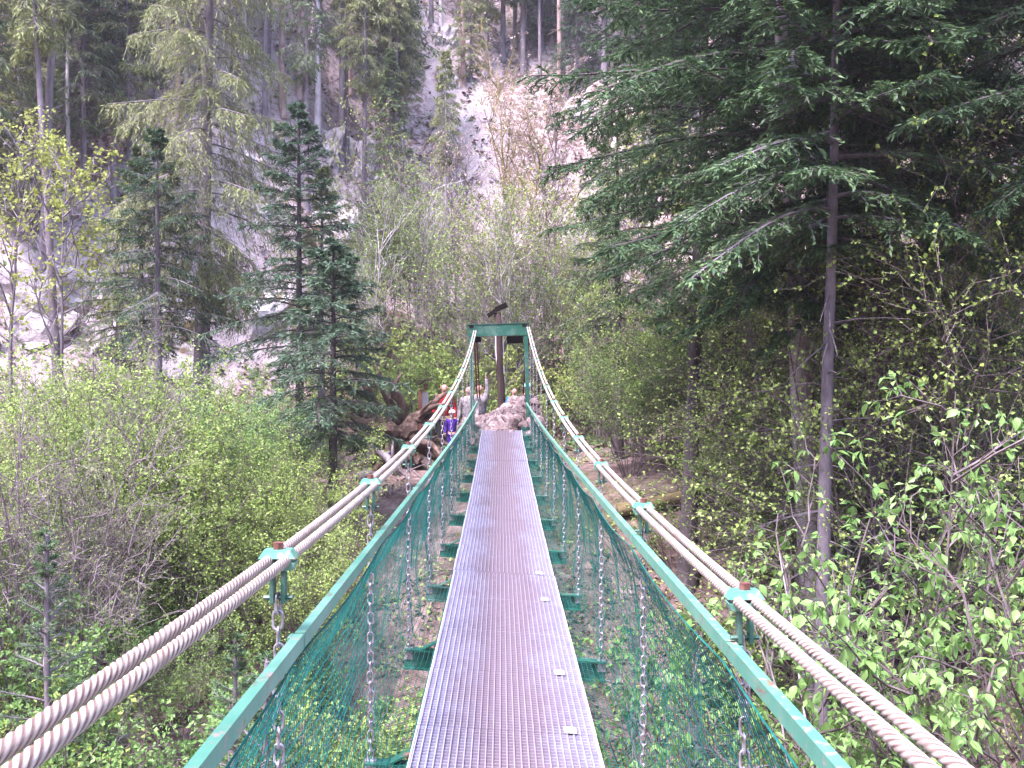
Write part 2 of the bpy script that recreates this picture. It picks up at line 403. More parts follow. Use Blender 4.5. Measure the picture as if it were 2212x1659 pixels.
OUTCROPS = [  # column, row, width px, height px, label
    (70, 650, 330, 170, 'long bright limestone face at the left edge above the shrubs'),
    (60, 760, 300, 70, 'low pale rock ledge at the left edge just above the hazel shrubs'),
    (300, 690, 230, 190, 'pale limestone block behind the dark young spruce on the left'),
    (560, 640, 170, 190, 'pale rock between the drooping spruce and the bluish spruce'),
    (540, 395, 110, 150, 'white limestone knob right of the drooping spruce trunk'),
    (700, 300, 60, 110, 'pale rock rib behind the tall white bare trunk'),
    (100, 110, 60, 55, 'small white rock between two slim trunks in the upper left corner'),
    (335, 85, 90, 90, 'pale crag with brown overhang left of the drooping spruce top'),
    (590, 60, 80, 80, 'pale crag right of the drooping spruce top'),
    (950, 70, 60, 80, 'white rock at the upper end of the scree gully'),
    (970, 170, 40, 60, 'white rock step in the upper scree gully'),
    (1010, 250, 40, 40, 'pale block half way down the scree gully'),
    (1262, 238, 80, 60, 'pale rock under the dark spruces right of the gully'),
    (770, 330, 70, 150, 'grey rock wall behind the row of bare trunks'),
    (860, 440, 90, 110, 'pale rock at the foot of the bare trunks left of the gully'),
    (410, 590, 100, 130, 'pale rock seen between the trunks of the left spruces'),
    (290, 300, 80, 110, 'small pale crag left of the drooping spruce trunk'),
    (1090, 470, 90, 90, 'pale boulder behind the pinkish bare tree'),
    (700, 490, 110, 110, 'pale rock behind the bluish spruce crown'),
    (160, 430, 110, 90, 'brown and white crag behind the two slim left trunks'),
    (20, 330, 120, 110, 'mossy crag at the left edge behind the slim trunks'),
]
for k, (c, r, wpx, hpx, lab) in enumerate(OUTCROPS):
    p, d = cast(c, r + hpx * .3); sx_, sz_ = wpx / 2212 * d * .62, hpx / 2212 * d * .75
    o = link('rock_outcrop', rock_protos[k % 4]); o.location = p + np.array([0, sx_ * .25, 0])
    o.scale = (sx_, min(sx_, sz_) * .8, sz_); o.rotation_euler = (R(rrng.uniform(-15, 15)), R(rrng.uniform(-12, 12)), R(rrng.choice((0, 180)) + rrng.uniform(-25, 25)))
    tag(o, lab, 'rock', 'limestone outcrops on the hillside')

# ------------------------------------------------------------------ suspension bridge
def deck_z(y): return -1.585 + .00204 * (y - 3.5) ** 2
def twist(y): return .040 * (1 - sstep(8, 20, np.asarray(y, float)))          # walkway dips to the right near the viewer
def cable_z(y, s):
    c = -.492 + .00447 * (y - 3.0) ** 2
    return c - s * (.052 - .092 * sstep(11, 22.6, np.asarray(y, float)))
def rail_z(y, s):
    return -.655 + .00072 * np.maximum(y - 4, 0) ** 2 - s * .012
PITCH = 1.82; ST = [2.57 + PITCH * k for k in range(-3, 11)]; TOWER_Y = 22.6; HX = .585
bridge = empty('suspension_bridge', (0, TOWER_Y, -1.7))
tag(bridge, 'green steel suspension footbridge with metal grating walkway and chain hangers', 'footbridge')
bridge.location = (0, 0, 0)

# main ropes, two on each side, strands cut into the rope up to where they can be seen
def rope(cx, s):
    ys = np.concatenate([np.arange(-2, 9, .0085), np.arange(9.0, TOWER_Y + .12, .3)]); sides = 20
    P = np.stack([np.full_like(ys, cx), ys, cable_z(ys, s)], -1)
    T = np.gradient(P, axis=0); T /= np.linalg.norm(T, axis=1, keepdims=True)
    n = np.tile([1.0, 0, 0], (len(ys), 1)); b = np.cross(n, T)
    a = np.arange(sides) / sides * 2 * np.pi
    ph = (ys / .15 * 2 * np.pi + .5 * fbm(np.stack([ys * 2.3, ys * 0 + cx * 9, ys * 0], -1), 3, 6))[:, None]
    amp = np.where(ys < 9, 1.0, 0.0)[:, None] * (1 - .75 * sstep(6, 9, ys))[:, None]
    lob = np.abs(np.sin(3 * (a[None, :] + ph * -1)))            # six strands
    rr = .0132 * (1 - amp * .17 * (1 - lob) ** 1.4)
    V = P[:, None] + rr[..., None] * (np.cos(a)[None, :, None] * n[:, None] + np.sin(a)[None, :, None] * b[:, None])
    N = len(ys); ix = np.arange(N * sides).reshape(N, sides); nx_ = np.roll(ix, -1, 1)
    q = np.stack([ix[:-1], nx_[:-1], nx_[1:], ix[1:]], -1).reshape(-1, 4)
    o = MB().add(V.reshape(-1, 3), q=q).build('main_rope', M['cable'], bridge, smooth=True)
    at_ = o.data.attributes.new('groove', 'FLOAT', 'POINT'); at_.data.foreach_set('value', (amp * (1 - lob)).ravel().astype(np.float32))
    uvl = o.data.uv_layers.new(name='UVMap'); li = np.zeros(len(o.data.loops), np.int32); o.data.loops.foreach_get('vertex_index', li)
    u = np.broadcast_to(a[None, :] * 3, (N, sides)).ravel(); vv = np.broadcast_to((ys * 90)[:, None], (N, sides)).ravel()
    uvl.data.foreach_set('uv', np.stack([(u + vv)[li], vv[li]], -1).ravel().astype(np.float32))
for s in (-1, 1):
    for off in (-.0225, .0225): rope(s * HX + off, s)

# clamps
mbp = MB()
def clamp_plate(z0, z1, inset):
    m_ = MB(); w, l = .046, .026
    lo = [(-w, -l), (w, -l), (w, l), (-w, l)]; hi = [(-w + inset, -l + inset * .3), (w - inset, -l + inset * .3), (w - inset, l - inset * .3), (-w + inset, l - inset * .3)]
    v = [(x, y, z0) for x, y in lo] + [(x, y, z1) for x, y in hi]
    m_.add(v, q=[[0, 3, 2, 1], [4, 5, 6, 7], [0, 1, 5, 4], [1, 2, 6, 5], [2, 3, 7, 6], [3, 0, 4, 7]]); return m_
plate_top = clamp_plate(.005, .026, .013).mesh('clamp_plate'); plate_top.materials.append(M['paint_rail'])
plate_bot = clamp_plate(-.005, -.024, .008).mesh('clamp_plate'); plate_bot.materials.append(M['paint_rail'])
def cyl(r, z0, z1, n=6, sq=1.0):
    m_ = MB(); m_.tubes(np.array([[[0, 0, z0], [0, 0, z1]]], float), np.array([[r, r]]), n, cap=True); return m_
bolt_me = MB(); bolt_me = cyl(.0145, .026, .043, 6).mesh('bolt'); bolt_me.materials.append(M['rust'])
fork = MB()
for dx in (-.014, .014): fork.box(dx, 0, -.065, .010, .034, .085)
fork.tubes(np.array([[[-.036, 0, -.095], [.036, 0, -.095]]], float), np.array([[.006, .006]]), 6, cap=True)
fork_me = fork.mesh('fork'); fork_me.materials.append(M['paint_dark'])

# chain link: a stadium ring, long axis z
def link_mesh(L=.05, wd=.023, r=.0040):
    pts = []
    h = L / 2 - wd / 2; n = 6
    for k in range(n + 1): a = math.pi * k / n; pts.append((wd / 2 * math.cos(a), 0, h + wd / 2 * math.sin(a)))
    for k in range(n + 1): a = math.pi + math.pi * k / n; pts.append((wd / 2 * math.cos(a), 0, -h + wd / 2 * math.sin(a)))
    pts = np.array(pts); N = len(pts); m_ = MB(); sides = 5
    T = np.roll(pts, -1, 0) - np.roll(pts, 1, 0); T /= np.linalg.norm(T, axis=1, keepdims=True)
    b = np.tile([0, 1.0, 0], (N, 1)); nn = np.cross(T, b); a = np.arange(sides) / sides * 2 * np.pi
    V = pts[:, None] + r * (np.cos(a)[None, :, None] * nn[:, None] + np.sin(a)[None, :, None] * b[:, None])
    ix = np.arange(N * sides).reshape(N, sides); nx_ = np.roll(ix, -1, 1)
    q = np.stack([ix, nx_, np.roll(nx_, -1, 0), np.roll(ix, -1, 0)], -1).reshape(-1, 4)
    m_.add(V.reshape(-1, 3), q=q); return m_
LK = link_mesh(); link_me = LK.mesh('link', smooth=True); link_me.materials.append(M['chain'])
LV = LK.v[0]; LQ = LK.q[0]
LP = .042
crng = random.Random(8)
for k, y in enumerate(ST):
    for s in (-1, 1):
        zc = float(cable_z(y, s)); zb = float(deck_z(y)) - .13 - s * float(twist(y))
        c = empty('rope_clamp', (s * HX, y, zc)); c.parent = bridge; c.rotation_euler = (math.atan(.00894 * (y - 3)), 0, 0)
        if y > 0:
            link('upper_plate', plate_top, c); link('lower_plate', plate_bot, c); link('bolt', bolt_me, c).rotation_euler = (0, 0, crng.uniform(0, 1)); link('fork', fork_me, c)
            ztop, n = zc - .11, int((zc - .13 - zb) / LP)
            if k < 6:
                ch = empty('chain', (0, 0, 0)); ch.parent = bridge
                for j in range(n):
                    lo = link('link', link_me, ch); lo.location = (s * HX + crng.uniform(-.002, .002), y + crng.uniform(-.002, .002), ztop - j * LP)
                    lo.rotation_euler = (crng.uniform(-.05, .05), crng.uniform(-.05, .05), (0 if j % 2 else math.pi / 2) + crng.uniform(-.3, .3))
            else:
                cm = MB()
                for j in range(n):
                    a = (0 if j % 2 else math.pi / 2) + crng.uniform(-.3, .3)
                    rot = np.array([[math.cos(a), -math.sin(a), 0], [math.sin(a), math.cos(a), 0], [0, 0, 1]])
                    cm.add(LV @ rot.T + np.array([s * HX, y, ztop - j * LP]), q=LQ)
                cm.build('chain', M['chain'], bridge, smooth=True)
            sh = MB(); sh.box(s * HX, y, zb + .03, .05, .025, .07); sh.build('hanger_lug', M['chain'], bridge)

# handrails: one straight tube per bay with a gap and a sleeve at each joint
for s in (-1, 1):
    ys = ST + [TOWER_Y - .06]
    for a, b in zip(ys[:-1], ys[1:]):
        if b < 0.5: continue
        x = s * (HX - (.052 if s < 0 else .035))
        MB().beam((x, a + .006, rail_z(a, s)), (x, b - .006, rail_z(b, s)), .025, .038).build('handrail', M['paint_rail'], bridge)
        if a > 0: MB().beam((x, a - .05, rail_z(a, s) - .004), (x, a + .05, rail_z(a, s) - .004), .018, .03).build('rail_sleeve', M['rust'], bridge)
        if a > 0: MB().box(x + s * .022, a, rail_z(a, s) - .01, .008, .05, .046).build('rail_bracket', M['paint_rail'], bridge)

# cross beams with flanges, cranked gusset on the left
for y in ST:
    if y < 0: continue
    zd = float(deck_z(y)); t = float(twist(y)) / HX
    rot = np.array([[math.cos(t), 0, math.sin(t)], [0, 1, 0], [-math.sin(t), 0, math.cos(t)]])
    b = MB(); zc = zd - .125
    for (h, w, dz) in ((.010, .075, .05), (.010, .075, -.06), (.099, .012, -.0045)):
        b.add(MB().box(0, 0, dz, 1.22, w, h).v[0] @ rot.T + np.array([0, y, zc]), q=[[0,3,2,1],[4,5,6,7],[0,1,5,4],[1,2,6,5],[2,3,7,6],[3,0,4,7]])
    b.build('cross_beam', M['paint_dark'], bridge)
    g = MB(); g.beam((-.50, y, zc + .058 + t * .5), (-.39, y, zc + .118 + t * .4), .07, .008); g.build('gusset', M['paint_dark'], bridge)
for s in (-1, 1):
    st = MB()
    for a, b in zip(ST[:-1] + [ST[-1]], ST[1:] + [21.2]):
        if b > .5: st.beam((s * .34, a, deck_z(a) - .05 - s * .34 / HX * twist(a)), (s * .34, b, deck_z(b) - .05 - s * .34 / HX * twist(b)), .04, .05)
    st.build('stringer', M['paint_dark'], bridge)

# grating panels: bearing bars and cross bars, two panels to a bay
PW, PL = .80, PITCH / 2
gm = MB()
for i in range(27): gm.box(-PW / 2 + .004 + i * (PW - .008) / 26, 0, 0, .0055, PL - .004, .026)
nt_ = 25
for j in range(nt_): gm.box(0, -PL / 2 + .01 + j * (PL - .02) / (nt_ - 1), -.004, PW - .01, .0045, .017)
panel_me = gm.mesh('grating_panel'); panel_me.materials.append(M['grating'])
edge_me = MB().box(0, 0, -.001, .007, PL - .012, .032).mesh('edge_strip'); edge_me.materials.append(M['edge'])
clip_me = MB().box(0, 0, 0, .055, .075, .004).mesh('clip_plate'); clip_me.materials.append(M['clip'])
y = ST[0] - .66; prng = random.Random(3); kk = 0
while y < 20.4:
    yc = y + PL / 2
    p_ = link('grating_panel', panel_me, bridge); p_.location = (prng.uniform(-.004, .004), yc, deck_z(yc) + prng.uniform(-.003, .003))
    p_.rotation_euler = (math.atan(.00408 * (yc - 3.5)) + prng.uniform(-.003, .003), float(twist(yc)) / HX, 0)
    for s in (-1, 1): link('edge_strip', edge_me, p_).location = (s * (PW / 2 + .0045), 0, 0)
    if y > 2 and kk in (9, 10, 12, 13): 
        c_ = link('clip_plate', clip_me, p_); c_.location = (.29, -PL / 2 + .045, .0175)
    y += PL; kk += 1

# netting: square green mesh from the handrail down round the beam ends to the walkway edge
def net(s):
    rngn = np.random.default_rng(11 + s)
    ctrl_v = np.array([0, .12, .5, .8, 1.0])
    def surf(y, v):
        y = np.asarray(y, float); v = np.asarray(v, float); y, v = np.broadcast_arrays(y, v)
        rz_ = rail_z(y, s) - .03; bz = deck_z(y) - .06 - s * twist(y)
        ph = ((y - ST[0]) / PITCH) % 1.0; sag = np.sin(ph * np.pi) ** 1.0
        xx = np.interp(v.ravel(), ctrl_v, [HX - .055, HX + .0, HX + .035, HX - .01, .425]).reshape(v.shape)
        zz = np.interp(v.ravel(), ctrl_v, [0, .16, .62, 1.02, 1.0]).reshape(v.shape)
        z = rz_ + (bz - rz_) * zz
        p = np.stack([y * 3.1, v * 4.0, np.full_like(y, 7.0 * s)], -1)
        w1 = fbm(p, 3, 31); w2 = fbm(p * np.array([1, .6, 1]), 3, 77)
        edge = np.clip(v * 6, 0, 1) * np.clip((1 - v) * 5, 0, 1)
        x = xx + edge * (.009 * w1 + .018 * sag)
        z = z - edge * .05 * sag - .03 * (1 - np.clip(v * 5, 0, 1)) * sag + edge * .008 * w2
        yy = y + edge * .012 * fbm(p * 1.3, 2, 5)
        return np.stack([s * x, yy, z], -1)
    m_ = MB(); ys = np.arange(.2, TOWER_Y - .1, .06); vs = np.linspace(0.0, 1, 27)
    P = surf(ys[None, :], vs[:, None]); m_.tubes(P, np.full(P.shape[:2], .0020), 3)
    m_.tubes(surf(ys[None, :], np.array([[0.0], [1.0]])), np.full((2, len(ys)), .0032), 4)
    yv = np.arange(.2, TOWER_Y - .1, .042); vv = np.linspace(0, 1, 19)
    P = surf(yv[:, None] + rngn.normal(0, .004, (len(yv), 1)), vv[None, :]); m_.tubes(P, np.full(P.shape[:2], .0012), 3)
    o = m_.build('safety_net', M['net'], bridge); tag(o, 'green square mesh netting hung below the handrail', kind='stuff')
for s in (-1, 1): net(s)

# portal at the far end
tw = empty('portal', (0, TOWER_Y, -1.6)); tw.parent = bridge; tw.rotation_euler = (0, R(-1.6), 0)
pm = MB(); pm.box(0, 0, 2.80, 1.36, .012, .27)
for dz in (.128, -.128): pm.box(0, .05, 2.80 + dz, 1.372, .14, .014)
pm.build('top_beam', M['paint_dark'], tw)
for s in (-1, 1):
    MB().box(s * .61, .03, .95, .085, .085, 3.42).build('leg', M['paint_dark'], tw)
    MB().box(s * HX, -.012, 2.885, .10, .014, .06).build('rope_saddle', M['board_dark'], tw)
MB().box(-.50, .16, 2.60, .23, .02, .12).build('hanging_board', M['board_dark'], tw)
MB().box(.37, .16, 2.575, .36, .02, .17).build('hanging_board', M['board_dark'], tw)
for s in (-1, 1):
    for off in (-.029, .029):
        p0 = np.array((s * HX + off, TOWER_Y + .13, float(cable_z(TOWER_Y, s)))); p1 = np.array((s * (HX - .03) + off, 28.5, -1.75))
        tt = np.linspace(0, 1, 8)[:, None]; P = p0 + (p1 - p0) * tt - np.array([0, 0, .12]) * np.sin(tt * np.pi)
        MB().tubes(P, np.full(8, .018), 8).build('back_stay', M['rust'], bridge, smooth=True)

# ------------------------------------------------------------------ far bank: rubble, posts, stump, logs
stones = [rock_mesh('stone_mesh', 50 + k, 2, .55) for k in range(6)]
for me in stones: me.materials.append(M['rubble'])
mound = empty('rubble_mound', (0, 22.6, -1.4)); tag(mound, 'heap of pinkish broken stones at the far end of the walkway', 'rubble')
srng = random.Random(12)
for k in range(130):
    y = srng.uniform(20.7, 24.6); x = srng.uniform(-.85, .8)
    h = -1.14 + .155 * max(0, y - 20.9) * (.5 + .75 * (x + .6)) 
    h = max(h, gz(x, y)) if y > 23.8 else h
    o = link('stone', stones[k % 6], mound); sc = srng.uniform(.08, .24) * (1.25 if y > 22 else .9)
    o.location = (x, y - 22.6, h - .06 + 1.4); o.scale = (sc * srng.uniform(.8, 1.4), sc, sc * srng.uniform(.6, .9)); o.rotation_euler = (srng.uniform(0, 6), srng.uniform(0, 6), srng.uniform(0, 6))
# fill under the stones
fm = MB(); fx = np.linspace(-1.3, 1.3, 14); fy = np.linspace(20.35, 24.8, 22); FX, FY = np.meshgrid(fx, fy)
FZ = -1.18 + .155 * np.maximum(0, FY - 20.9) * np.clip(.5 + .75 * (FX + .6), 0, 2) - .13 + fbm(np.stack([FX * 3, FY * 3, FX * 0], -1), 3, 4) * .04
edge_ = np.minimum(np.minimum(FX + 1.3, 1.3 - FX) / .35, np.minimum(FY - 20.35, 24.8 - FY) / .3); FZ = FZ - 1.5 * (1 - np.clip(edge_, 0, 1))
ixx = np.arange(FX.size).reshape(FX.shape)
fo = fm.add(np.stack([FX, FY - 22.6, FZ + 1.4], -1), q=np.stack([ixx[:-1, :-1], ixx[:-1, 1:], ixx[1:, 1:], ixx[1:, :-1]], -1)).build('gravel', M['root'], mound, smooth=True)

# brown trunk post with a small slanted board on top
b = W(1085, 880, 25.0); t = W(1073, 676, 25.0)
post = empty('trunk_post', (b[0], b[1], gz(b[0], b[1]) - .1)); tag(post, 'tall brown trunk post behind the portal with a slanted board on top', 'post')
P = np.array([np.array([0, 0, 0]) * 1.0] * 9); 
for k in range(9):
    f = k / 8; P[k] = (f * (t[0] - b[0]) + .012 * math.sin(k * 2.1), 0, f * (t[2] - post.location.z))
MB().tubes(P, np.linspace(.1, .085, 9), 12, cap=True).build('trunk', M['wood'], post, smooth=True)
bd = MB(); hx, hz = P[-1][0], P[-1][2]
bd.beam((hx - .24, 0, hz - .08), (hx - .02, 0, hz + .08), .2, .09); bd.beam((hx - .04, 0, hz + .08), (hx + .23, 0, hz + .2), .2, .12)
bd.build('slanted_board', M['board_dark'], post)
for k, f in enumerate((.25, .42, .62, .7)):
    z = hz * f; x = hx * f
    MB().tubes(np.array([[[x, 0, z], [x - .12, -.03, z + .02], [x - .2, -.03, z + .05]]]), np.array([[.02, .015, .008]]), 6, cap=True).build('branch_stub', M['wood'], post)
MB().tubes(np.array([[[P[4][0] - .075, -.03, P[4][2] + .3], [P[6][0] - .08, -.035, P[6][2]], [P[7][0] - .075, -.03, P[7][2]]]]), np.array([[.018, .03, .02]]), 6).build('peeled_bark', M['bark_pale'], post)

# information board on a red-brown post, its panel seen almost edge on
b = W(905, 1000, 22.5)
info = empty('information_board', (b[0], b[1], gz(b[0], b[1]) - .05)); tag(info, 'red-brown post with a pale notice panel and small roof by the stump', 'notice board')
top = -(842 - 829.5) / 2212 * 22.5 - info.location.z
MB().box(0, 0, top / 2, .075, .075, top).build('post', M['wood_red'], info)
ra = R(80); ux, uy = math.cos(ra), math.sin(ra)
M['notice'] = simple('pale_notice', [(.5, .5, .62), (.66, .66, .74), (.3, .36, .62)], 7, (1, 1, 1), .5, 0)
rot = np.array([[ux, -uy, 0], [uy, ux, 0], [0, 0, 1]])
MB().box(.06 + ux * .2, uy * .2 + .05, top - .42, .45, .02, .74, rot).build('notice_panel', M['notice'], info)
rf_ = MB(); rf_.beam((-.05, .15, top + .12), (.1, .15, top + .22), .55, .03); rf_.beam((.1, .15, top + .22), (.27, .15, top + .25), .55, .03)
rf_.build('roof', M['wood'], info)
MB().box(.1, .18, top + .06, .05, .4, .14).build('roof_bracket', M['wood_red'], info)

# uprooted stump with its root plate turned to the bridge
sp = W(858, 930, 20.8)
stump = empty('uprooted_stump', (sp[0], sp[1], gz(sp[0], sp[1]) + .75)); stump.scale = (1.15,) * 3; tag(stump, 'uprooted tree stump with tangled brown roots left of the portal', 'stump')
rs = np.random.default_rng(4)
core = rock_mesh('root_core_mesh', 91, 3, 1.6); core.materials.append(M['root'])
co = link('root_core', core, stump); co.scale = (.3, .24, .4)
co2 = link('root_core', core, stump); co2.scale = (.36, .26, .22); co2.location = (.05, .05, -.5); co2.rotation_euler = (0, 0, 2)
for k in range(40):
    a = rs.uniform(0, 2 * np.pi); L = rs.uniform(.5, 1.1); N = 8; s_ = np.linspace(0, 1, N)[:, None]
    d0 = np.array([math.cos(a), rs.uniform(-.5, .3), math.sin(a)]); bend = rv(rs, 1)[0] * .35 * L; bend2 = rv(rs, 1)[0] * .2 * L
    P = d0 * .15 + d0 * L * s_ + bend * s_ ** 2 + bend2 * np.sin(s_ * 7) * .4
    r0 = rs.uniform(.05, .12); MB().tubes(P, r0 * (1 - .85 * s_[:, 0]) + .006, 7, cap=True).build('root', M['root'], stump, smooth=True)

def log(name, p, q, r0, r1, m, label, cat='log', bend=.1, stubs=2, seed=0):
    rs_ = np.random.default_rng(seed); N = 10; s_ = np.linspace(0, 1, N)[:, None]; p = np.asarray(p, float); q = np.asarray(q, float)
    P = p + (q - p) * s_ + rv(rs_, 1)[0] * bend * np.sin(s_ * np.pi) * np.linalg.norm(q - p) * .3 + rs_.normal(0, .012, (N, 3))
    o = empty(name, tuple(p)); tag(o, label, cat)
    MB().tubes(P - p, np.linspace(r0, r1, N) * (1 + rs_.normal(0, .05, N)), 10, cap=True).build('stem', m, o, smooth=True)
    for k in range(stubs):
        i = rs_.integers(2, N - 1); d = rv(rs_, 1)[0]; d[2] = abs(d[2]); L = rs_.uniform(.15, .5)
        MB().tubes(np.stack([P[i] - p, P[i] - p + d * L * .5, P[i] - p + d * L]), np.array([r1 * .5, r1 * .35, r1 * .15]), 6, cap=True).build('branch_stub', m, o, smooth=True)
    return o
def gp(c, r, dz=0.0):
    p, d = cast(c, r); return p + np.array([0, 0, dz])
log('driftwood', W(790, 955, 20.5), W(850, 1010, 20.0), .03, .11, M['driftwood'], 'grey pointed driftwood piece lying in front of the uprooted stump', 'driftwood', .3, 2, 3)
log('fallen_log', gp(770, 1045, .1), gp(960, 985, .15), .11, .08, M['driftwood'], 'pale fallen log on the bank under the left handrail', bend=.05, seed=5)
log('mossy_log', gp(110, 1375, .15), gp(330, 1235, .15), .17, .13, M['log_moss'], 'mossy log lying across the slope at lower left', seed=6)
log('mossy_log', gp(300, 1370, .15), gp(430, 1275, .2), .14, .1, M['log_moss'], 'shorter mossy log behind the left ropes', seed=7)
log('rotten_log', gp(230, 1440, .1), gp(255, 1560, .3), .12, .1, M['root'], 'broken rotten trunk piece at the lower left', seed=8)
log('fallen_log', gp(330, 1590, .1), gp(480, 1500, .2), .1, .08, M['root'], 'brown fallen log in the lower left undergrowth', seed=9)
log('fallen_log', gp(1330, 1130, .15), gp(1640, 1050, .2), .12, .09, M['log_moss'], 'mossy trunk lying on the right bank behind the ropes', seed=10)
log('fallen_log', gp(1780, 1020, .1), gp(1950, 830, 1.2), .14, .1, M['bark_moss'], 'leaning broken trunk in the dark gap on the right', seed=11, bend=.02)
log('dead_branch', gp(20, 300, .3), gp(200, 250, .6), .06, .03, M['bark_pale'], 'grey dead branch lying on the crag in the upper left', seed=12)

# loose stones on the bank near the stump
bank_rng = random.Random(4)
for k in range(26):
    c, r = bank_rng.uniform(720, 1000), bank_rng.uniform(985, 1075); p, d = cast(c, r)
    o = link('bank_stone', stones[k % 6]); s_ = bank_rng.uniform(.08, .22); o.location = p; o.scale = (s_ * 1.3, s_, s_ * .7); o.rotation_euler = (bank_rng.uniform(0, 6),) * 3
    tag(o, 'pale loose stone on the bank below the stump', 'stone', 'loose stones on the far bank')
# ------------------------------------------------------------------ conifers
def conifer(seed, H, cb, Rr, nb, twigs, K, bl=.1, bw=.018, up=.25, droop=.5, tip=.1, hang=.3, tw=.42, r0=.16, lean=(0, 0), prof=.8, stubs=14, sides=9, gap=.0, flat_=.35, azr=None, lowf=.45):
    """one conifer: trunk, limbs and needles as three meshes, base at the origin"""
    rng = np.random.default_rng(seed); N = 12; f = np.linspace(0, 1, N)
    wob = np.cumsum(rng.normal(0, .012, (N, 2)), axis=0) * H * .06
    T = np.stack([lean[0] * f + wob[:, 0], lean[1] * f + wob[:, 1], f * H], -1); T[0, :2] = 0
    def at(t): return np.stack([np.interp(t, f, T[:, k]) for k in range(3)], -1)
    trunk = MB().tubes(T, r0 * (1 - .93 * f ** .9) + .012 + r0 * .35 * np.exp(-f * H / .4), sides)
    t = cb + (1 - cb) * (np.arange(nb) + rng.uniform(0, 1, nb)) / nb
    tt = (t - cb) / (1 - cb)
    low = np.clip(tt / .12, lowf, 1)
    L = Rr * np.maximum((1 - tt) ** prof, .04) * rng.uniform(.65, 1.12, nb) * low
    az = (np.arange(nb) * 2.39996 + rng.normal(0, .35, nb)) if azr is None else rng.uniform(azr[0], azr[1], nb)
    keep = rng.uniform(0, 1, nb) > gap; t, tt, L, az = t[keep], tt[keep], L[keep], az[keep]; nb = len(t)
    upv = up + .55 * tt ** 2 + rng.normal(0, .08, nb); dr = droop * (1 - .7 * tt) * rng.uniform(.7, 1.3, nb)
    base = at(t); hd = np.stack([np.cos(az), np.sin(az), 0 * az], -1); pd = np.stack([-np.sin(az), np.cos(az), 0 * az], -1)
    kink = rng.normal(0, .10, (nb, 1))
    def bpos(s):       # s (nb, n)
        z = L[:, None] * (upv[:, None] * s - dr[:, None] * s ** 2 + tip * s ** 3)
        return base[:, None] + hd[:, None] * (L[:, None] * s)[..., None] + pd[:, None] * (L[:, None] * kink * np.sin(s * 3))[..., None] + np.array([0, 0, 1.0]) * z[..., None]
    sN = np.linspace(0, 1, 7)[None].repeat(nb, 0); BP = bpos(sN)
    limbs = MB().tubes(BP, (.005 + .008 * L)[:, None] * (1 - .85 * sN) + .003, 4)
    # dead stubs on the bare stem
    if stubs:
        ts = rng.uniform(.03, max(cb, .05), stubs); a2 = rng.uniform(0, 6.28, stubs); l2 = rng.uniform(.2, .9, stubs) * min(1, Rr * .6)
        b2 = at(ts); d2 = np.stack([np.cos(a2), np.sin(a2), rng.uniform(-.5, .2, stubs)], -1)
        ss = np.linspace(0, 1, 4)[None, :, None]
        P2 = b2[:, None] + d2[:, None] * l2[:, None, None] * ss - np.array([0, 0, 1.0]) * (ss ** 2) * .15 * l2[:, None, None]
        limbs.tubes(P2, (.014 * (1 - .8 * ss[..., 0])).repeat(stubs, 0), 3)
    s = .10 + .9 * (np.arange(twigs)[None] + rng.uniform(0, 1, (nb, twigs))) / twigs; s = np.clip(s, 0, 1)
    p = bpos(s); e = .02; tan = bpos(s) - bpos(s - e); tan /= np.linalg.norm(tan, axis=2, keepdims=True) + 1e-9
    sg = np.where((np.arange(twigs)[None] + rng.integers(0, 2, (nb, 1))) % 2 == 0, 1.0, -1.0)[..., None]
    ang = rng.uniform(.6, 1.15, (nb, twigs, 1))
    td = np.cos(ang) * tan + np.sin(ang) * sg * pd[:, None] + rng.normal(0, .12, (nb, twigs, 3))
    tl = tw * np.where(L < 1, L ** .85, np.sqrt(L))[:, None] * (1.08 - .85 * s) * rng.uniform(.6, 1.15, (nb, twigs)) + .03
    h = hang * rng.uniform(.4, 1.4, (nb, twigs))
    p = p.reshape(-1, 3); td = td.reshape(-1, 3); td /= np.linalg.norm(td, axis=1, keepdims=True); tl = tl.ravel(); h = h.ravel(); Mx = len(p)
    ss = np.array([0, .5, 1.0])[None, :, None]
    TP = p[:, None] + td[:, None] * tl[:, None, None] * ss - np.array([0, 0, 1.0]) * (h * tl)[:, None, None] * ss ** 2
    limbs.tubes(TP, np.array([[.0045, .0035, .002]]).repeat(Mx, 0) * (bw / .018) ** .5, 3)
    u = (np.arange(K)[None] + rng.uniform(0, 1, (Mx, K))) / K; u = .1 + .95 * u
    q = p[:, None] + td[:, None] * (tl[:, None] * u)[..., None] - np.array([0, 0, 1.0]) * ((h * tl)[:, None] * u ** 2)[..., None]
    tg = td[:, None] - np.array([0, 0, 1.0]) * (2 * h[:, None] * u)[..., None]; tg = tg / np.linalg.norm(tg, axis=2, keepdims=True)
    sd = rng.normal(0, .7, (Mx, K, 3)); sd[..., 2] *= flat_
    bd_ = tg + sd * .85
    nU = rng.normal(0, .5, (Mx, K, 3)) + np.array([0, 0, 1.0])
    sz = rng.uniform(.65, 1.25, Mx * K)
    fol = MB().leaves(q.reshape(-1, 3), bd_.reshape(-1, 3), nU.reshape(-1, 3), bl * sz, bw * sz * rng.uniform(.8, 1.2, Mx * K), .1)
    return trunk.mesh('trunk_mesh', True), limbs.mesh('limbs_mesh'), fol.mesh('needles_mesh')

